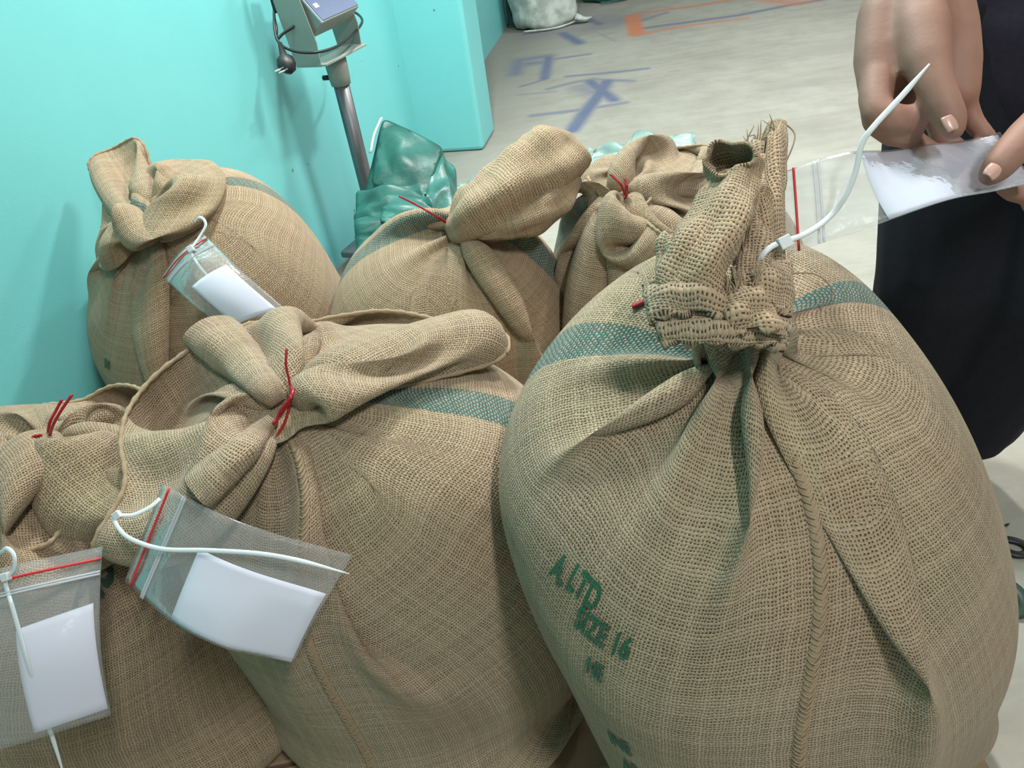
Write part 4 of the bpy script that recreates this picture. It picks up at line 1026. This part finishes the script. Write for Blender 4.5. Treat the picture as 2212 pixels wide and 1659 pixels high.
# ------------------------------------------------------------------ the person at the right
def skin_mat():
    M=Mat('skin');co=M.coords();n=M.x(M.noise(9,4,co));n2=M.noise(220,3,co)
    M.l(M.mix(n.step(.3,.7),(.25,.130,.094,1),(.345,.182,.136,1)),M.b.inputs['Base Color']);M.set(Roughness=.62)
    M.b.inputs['Subsurface Weight'].default_value=.12;M.b.inputs['Subsurface Radius'].default_value=(.012,.005,.003);M.bump(n2,.18,.0012);return M.m
M_SKIN=skin_mat()
M_NAIL=simple('finger_nail',(.50,.30,.25,1),.3)
M_CLOTH=simple('black_cloth',(.012,.013,.019,1),.85,0,120,.3,.0008,.2)
M_SHIRT=simple('purple_black_cloth',(.026,.020,.034,1),.85,0,120,.3,.0008,.2)
M_HAIR=simple('black_hair',(.012,.010,.009,1),.5,0,200,.3,.002)
def blob(chains,voxel,smooth,name,mat,parent,keep=None):
    """one skin grown over chains of balls: each chain is a list of (point, radius)"""
    m=MB();bm=bmesh.new();bmesh.ops.create_icosphere(bm,subdivisions=2,radius=1.);SV=np.array([v.co[:] for v in bm.verts]);SF=[[v.index for v in f.verts] for f in bm.faces];bm.free()
    for ch in chains:
        for p_,r_ in ch:
            m.add(SV*r_+np.array(p_),SF)
        for (a,ra),(b,rb) in zip(ch[:-1],ch[1:]):
            a=np.array(a);b=np.array(b)
            if np.linalg.norm(b-a)>1e-4:m.tube([a,b],[ra,rb],14)
    o=m.build(name,mat,parent);md=o.modifiers.new('r','REMESH');md.mode='VOXEL';md.voxel_size=voxel
    sm=o.modifiers.new('s','SMOOTH');sm.iterations=smooth;sm.factor=.5
    dg=bpy.context.evaluated_depsgraph_get();me=bpy.data.meshes.new_from_object(o.evaluated_get(dg));o.modifiers.clear();old=o.data;o.data=me;bpy.data.meshes.remove(old)
    me.materials.clear();me.materials.append(mat);me.polygons.foreach_set('use_smooth',[True]*len(me.polygons));return o
def nail(parent,c,nrm,along,l,w):
    nrm=np.array(nrm,float);nrm/=np.linalg.norm(nrm);al=np.array(along,float);al-=nrm*(al@nrm);al/=np.linalg.norm(al);sd=np.cross(al,nrm);V=[];n=9
    for i in range(n):
        for j in range(n):
            a=i/(n-1)*2-1;b=j/(n-1)*2-1;k=math.sqrt(max(0,1-.45*a*a)) if a>0 else math.sqrt(max(0,1-.25*a*a));V.append(np.array(c)+al*l*a+sd*w*b*k+nrm*(-.35*w*b*b-.0006*a*a))
    Fc=[(i*n+j,(i+1)*n+j,(i+1)*n+j+1,i*n+j+1) for i in range(n-1) for j in range(n-1)];o=mesh('nail',V,Fc,M_NAIL,parent);thick(o,.0006);return o
def person():
    A=lambda x,y,d,r:(at(x,y,d),r)
    foot=np.array([.93,1.02,0.])
    r=empty('person',tuple(foot),'person in black shirt and trousers holding the bag, cut off by the right edge','person')
    PV=np.array([.91,1.22,.92]);CH=np.array([1.06,1.22,1.22]);NK=np.array([1.02,1.17,1.46]);HD=np.array([.98,1.08,1.60])
    RS=np.array([.90,1.33,1.38]);LS=np.array([1.18,1.08,1.37])
    w1=at(1985,-70,.815);e1=np.array([.74,1.12,1.16])
    w2=at(2420,150,.83);e2=np.array([1.02,.88,1.06])
    hip=np.array([.5,-.35,0.])/np.linalg.norm([.5,-.35,0.])
    RH=PV-hip*.10;LH=PV+hip*.10
    RK=RH+[-.02,-.10,-.43];LK=LH+[-.05,-.08,-.43];RA=RK+[.03,.06,-.41];LA=LK+[-.06,.08,-.41]
    C=[]
    # right hand (left in the picture): back of the hand, palm and five fingers
    C+=[[(e1,.040),((e1*.5+w1*.5),.038),(w1,.029),A(1975,-10,.79,.029)],
        [A(1935,-40,.80,.026),A(1908,40,.785,.026),A(1896,130,.772,.0235),A(1893,190,.760,.0175)],
        [A(1985,-20,.79,.030),A(1985,70,.785,.031),A(1955,160,.780,.026),A(1950,215,.777,.021)],
        [A(2035,-30,.80,.027),A(2058,60,.795,.0255),A(2066,130,.790,.0245),A(2070,200,.785,.021)],
        [A(2010,60,.795,.030),A(2015,190,.79,.024)],
        # thumb
        [A(1975,-10,.775,.026),A(1990,70,.750,.0275),A(2003,135,.730,.0225),A(2018,180,.720,.0178),A(2038,225,.714,.0162),A(2052,258,.713,.0155),A(2058,276,.714,.0125)],
        # index finger curled across, pad to the viewer
        [A(1895,170,.760,.0175),A(1890,215,.748,.0158),A(1896,246,.740,.0150),A(1930,256,.737,.0145),A(1962,258,.740,.0135),A(1985,264,.745,.0105)],
        [A(1893,200,.764,.0165),A(1893,262,.757,.0140),A(1925,288,.754,.0130),A(1965,296,.756,.0120)],
        # middle, ring and little fingers behind the bag
        [A(1955,160,.782,.0155),A(1950,240,.785,.0135),A(1965,300,.783,.0122),A(2005,325,.776,.0110),A(2030,330,.772,.0085)],
        [A(2010,165,.788,.0150),A(2020,245,.795,.0132),A(2040,305,.792,.0120),A(2075,325,.785,.0105),A(2095,328,.781,.0080)],
        [A(2068,165,.788,.0145),A(2085,225,.790,.0120),A(2105,268,.788,.0108),A(2128,290,.782,.0095),A(2142,298,.780,.0072)]]
    # left hand (right edge of the picture)
    C+=[[(e2,.040),((e2*.5+w2*.5),.036),(w2,.028)],
        [(w2,.027),A(2380,200,.81,.027),A(2330,260,.80,.024),A(2290,330,.79,.019)],
        [(w2,.027),A(2400,260,.82,.026),A(2350,350,.81,.021)],
        [A(2370,170,.79,.024),A(2300,225,.755,.022),A(2248,262,.733,.0175),A(2212,297,.720,.0170),A(2178,335,.712,.0158),A(2154,362,.710,.0145),A(2139,378,.712,.0115)],
        [A(2290,330,.79,.0155),A(2250,385,.780,.0132),A(2225,420,.775,.0120),A(2190,415,.772,.0108),A(2165,405,.770,.0085)],
        [A(2330,345,.80,.0150),A(2290,420,.795,.0130),A(2260,450,.79,.0118),A(2225,445,.785,.0090)],
        [A(2350,360,.81,.0145),A(2330,440,.805,.0125),A(2300,475,.80,.0112),A(2270,470,.795,.0085)],
        [A(2370,370,.815,.0130),A(2360,440,.815,.0110),A(2340,475,.812,.0095),A(2315,475,.81,.0075)]]
    # arms, trunk, neck, head, legs, feet
    C+=[[(RS,.058),(RS*.5+e1*.5,.048),(e1,.041)],[(LS,.058),(LS*.5+e2*.5,.048),(e2,.041)],
        [(RS,.06),((RS+LS)/2+[0,0,.03],.075),(LS,.06)],[(PV,.125),(PV*.5+CH*.5,.122),(CH,.135),((RS+LS)/2-[0,0,.02],.10)],
        [(PV-hip*.07,.105),(CH-hip*.07,.11)],[(PV+hip*.07,.105),(CH+hip*.07,.11)],[((RS+LS)/2,.06),(NK,.052),(HD-[0,0,.03],.06)]]
    fd=np.array([-.45,-.80,-.35]);fd/=np.linalg.norm(fd);up=np.array([-.2,-.3,.93]);up-=fd*(up@fd);up/=np.linalg.norm(up);sd=np.cross(fd,up)
    h=lambda f,s_,u_:HD+fd*f+sd*s_+up*u_
    C+=[[(h(-.02,0,.04),.088),(h(.01,0,-.01),.08),(h(.035,0,-.07),.055),(h(.055,0,-.10),.030)],[(h(.075,0,.03),.02),(h(.098,0,-.012),.014),(h(.092,0,-.02),.014)],
        [(h(.075,-.02,-.058),.012),(h(.083,0,-.056),.013),(h(.075,.02,-.058),.012)],[(h(-.005,.08,.01),.016),(h(-.01,.085,-.02),.012)],[(h(-.005,-.08,.01),.016),(h(-.01,-.085,-.02),.012)],
        [(h(.07,-.045,.04),.014),(h(.082,0,.045),.012),(h(.07,.045,.04),.014)]]
    for H_,K_,A_ in((RH,RK,RA),(LH,LK,LA)):
        C+=[[(H_,.085),(H_*.5+K_*.5,.070),(K_,.052),(K_*.65+A_*.35,.052),(A_+[0,0,.06],.034),(A_,.036)],[(A_+[0,.01,-.035],.030),(A_+[-.03,-.07,-.045],.028),(A_+[-.06,-.14,-.055],.020)]]
    zf=min(RA[2],LA[2])-.075
    body=blob(C,.0042,7,'body',M_SKIN,r)
    r.location.z=0
    # eyes
    for s_ in(-1,1):
        m=MB();m.tube([h(.070,.03*s_,.018),h(.082,.03*s_,.018)],[.012,.008],10);m.build('eye',simple('eye_white',(.6,.6,.58,1),.2),r)
    bm=bmesh.new();bmesh.ops.create_icosphere(bm,subdivisions=4,radius=1.);V=np.array([v.co[:] for v in bm.verts]);Fc=[[v.index for v in f.verts] for f in bm.faces];bm.free()
    Rm=np.stack([fd,sd,up],1);Vh=(V*np.array([.10,.098,.10]))@Rm.T+h(-.03,0,.055);keepf=[f for f in Fc if all(((Vh[i]-HD)@fd<.058 or (Vh[i]-HD)@up>.075) and (Vh[i]-HD)@up>-.06 for i in f)]
    thick(mesh('hair',crumple(Vh,.006,40,3,False),keepf,M_HAIR,r),.006)
    nail(r,at(2056,264,.6972),-_f*.95+_u*.15,at(2062,290,.70)-at(2046,245,.70),.0075,.0068)
    nail(r,at(2147,368,.6945),-_f*.95+_u*.25,at(2130,388,.70)-at(2170,345,.70),.0075,.0068)
    # clothes
    T=[[(PV-[0,0,.10],.15),(PV,.148),(CH,.155),((RS+LS)/2-[0,0,.03],.12)],[(PV-hip*.08-[0,0,.10],.128),(PV-hip*.08,.128),(CH-hip*.07,.128)],[(PV+hip*.08-[0,0,.10],.128),(CH+hip*.07,.128)],[(RS,.078),((RS+LS)/2,.09),(LS,.078)],
       [(RS,.078),(RS*.45+e1*.55,.072)],[(LS,.078),(LS*.45+e2*.55,.072)]]
    blob(T,.012,4,'shirt',M_SHIRT,r)
    T=[]
    for H_,K_,A_ in((RH,RK,RA),(LH,LK,LA)):
        hem=K_*.22+A_*.78
        T+=[[(H_,.128),(H_*.5+K_*.5,.122),(K_,.115),(hem,.105)]]
    T+=[[(RH,.12),(PV-[0,0,.02],.135),(LH,.12)]]
    blob(T,.010,4,'trousers',M_CLOTH,r)
    for A_ in(RA,LA):
        m=MB();m.tube([A_+[.0,.05,-.072],A_+[-.03,-.07,-.072],A_+[-.07,-.17,-.072]],[.036,.044,.034],14,True,.22,(0,0,1));s_=m.build('sandal',M_BLACK,r)
        m=MB();m.tube(spline([A_+[-.085,-.06,-.065],A_+[-.045,-.09,-.01],A_+[.0,-.10,-.065]],14),.008,8,True,.5);m.build('sandal_strap',M_BLACK,s_)
    return r
PERSON=person()
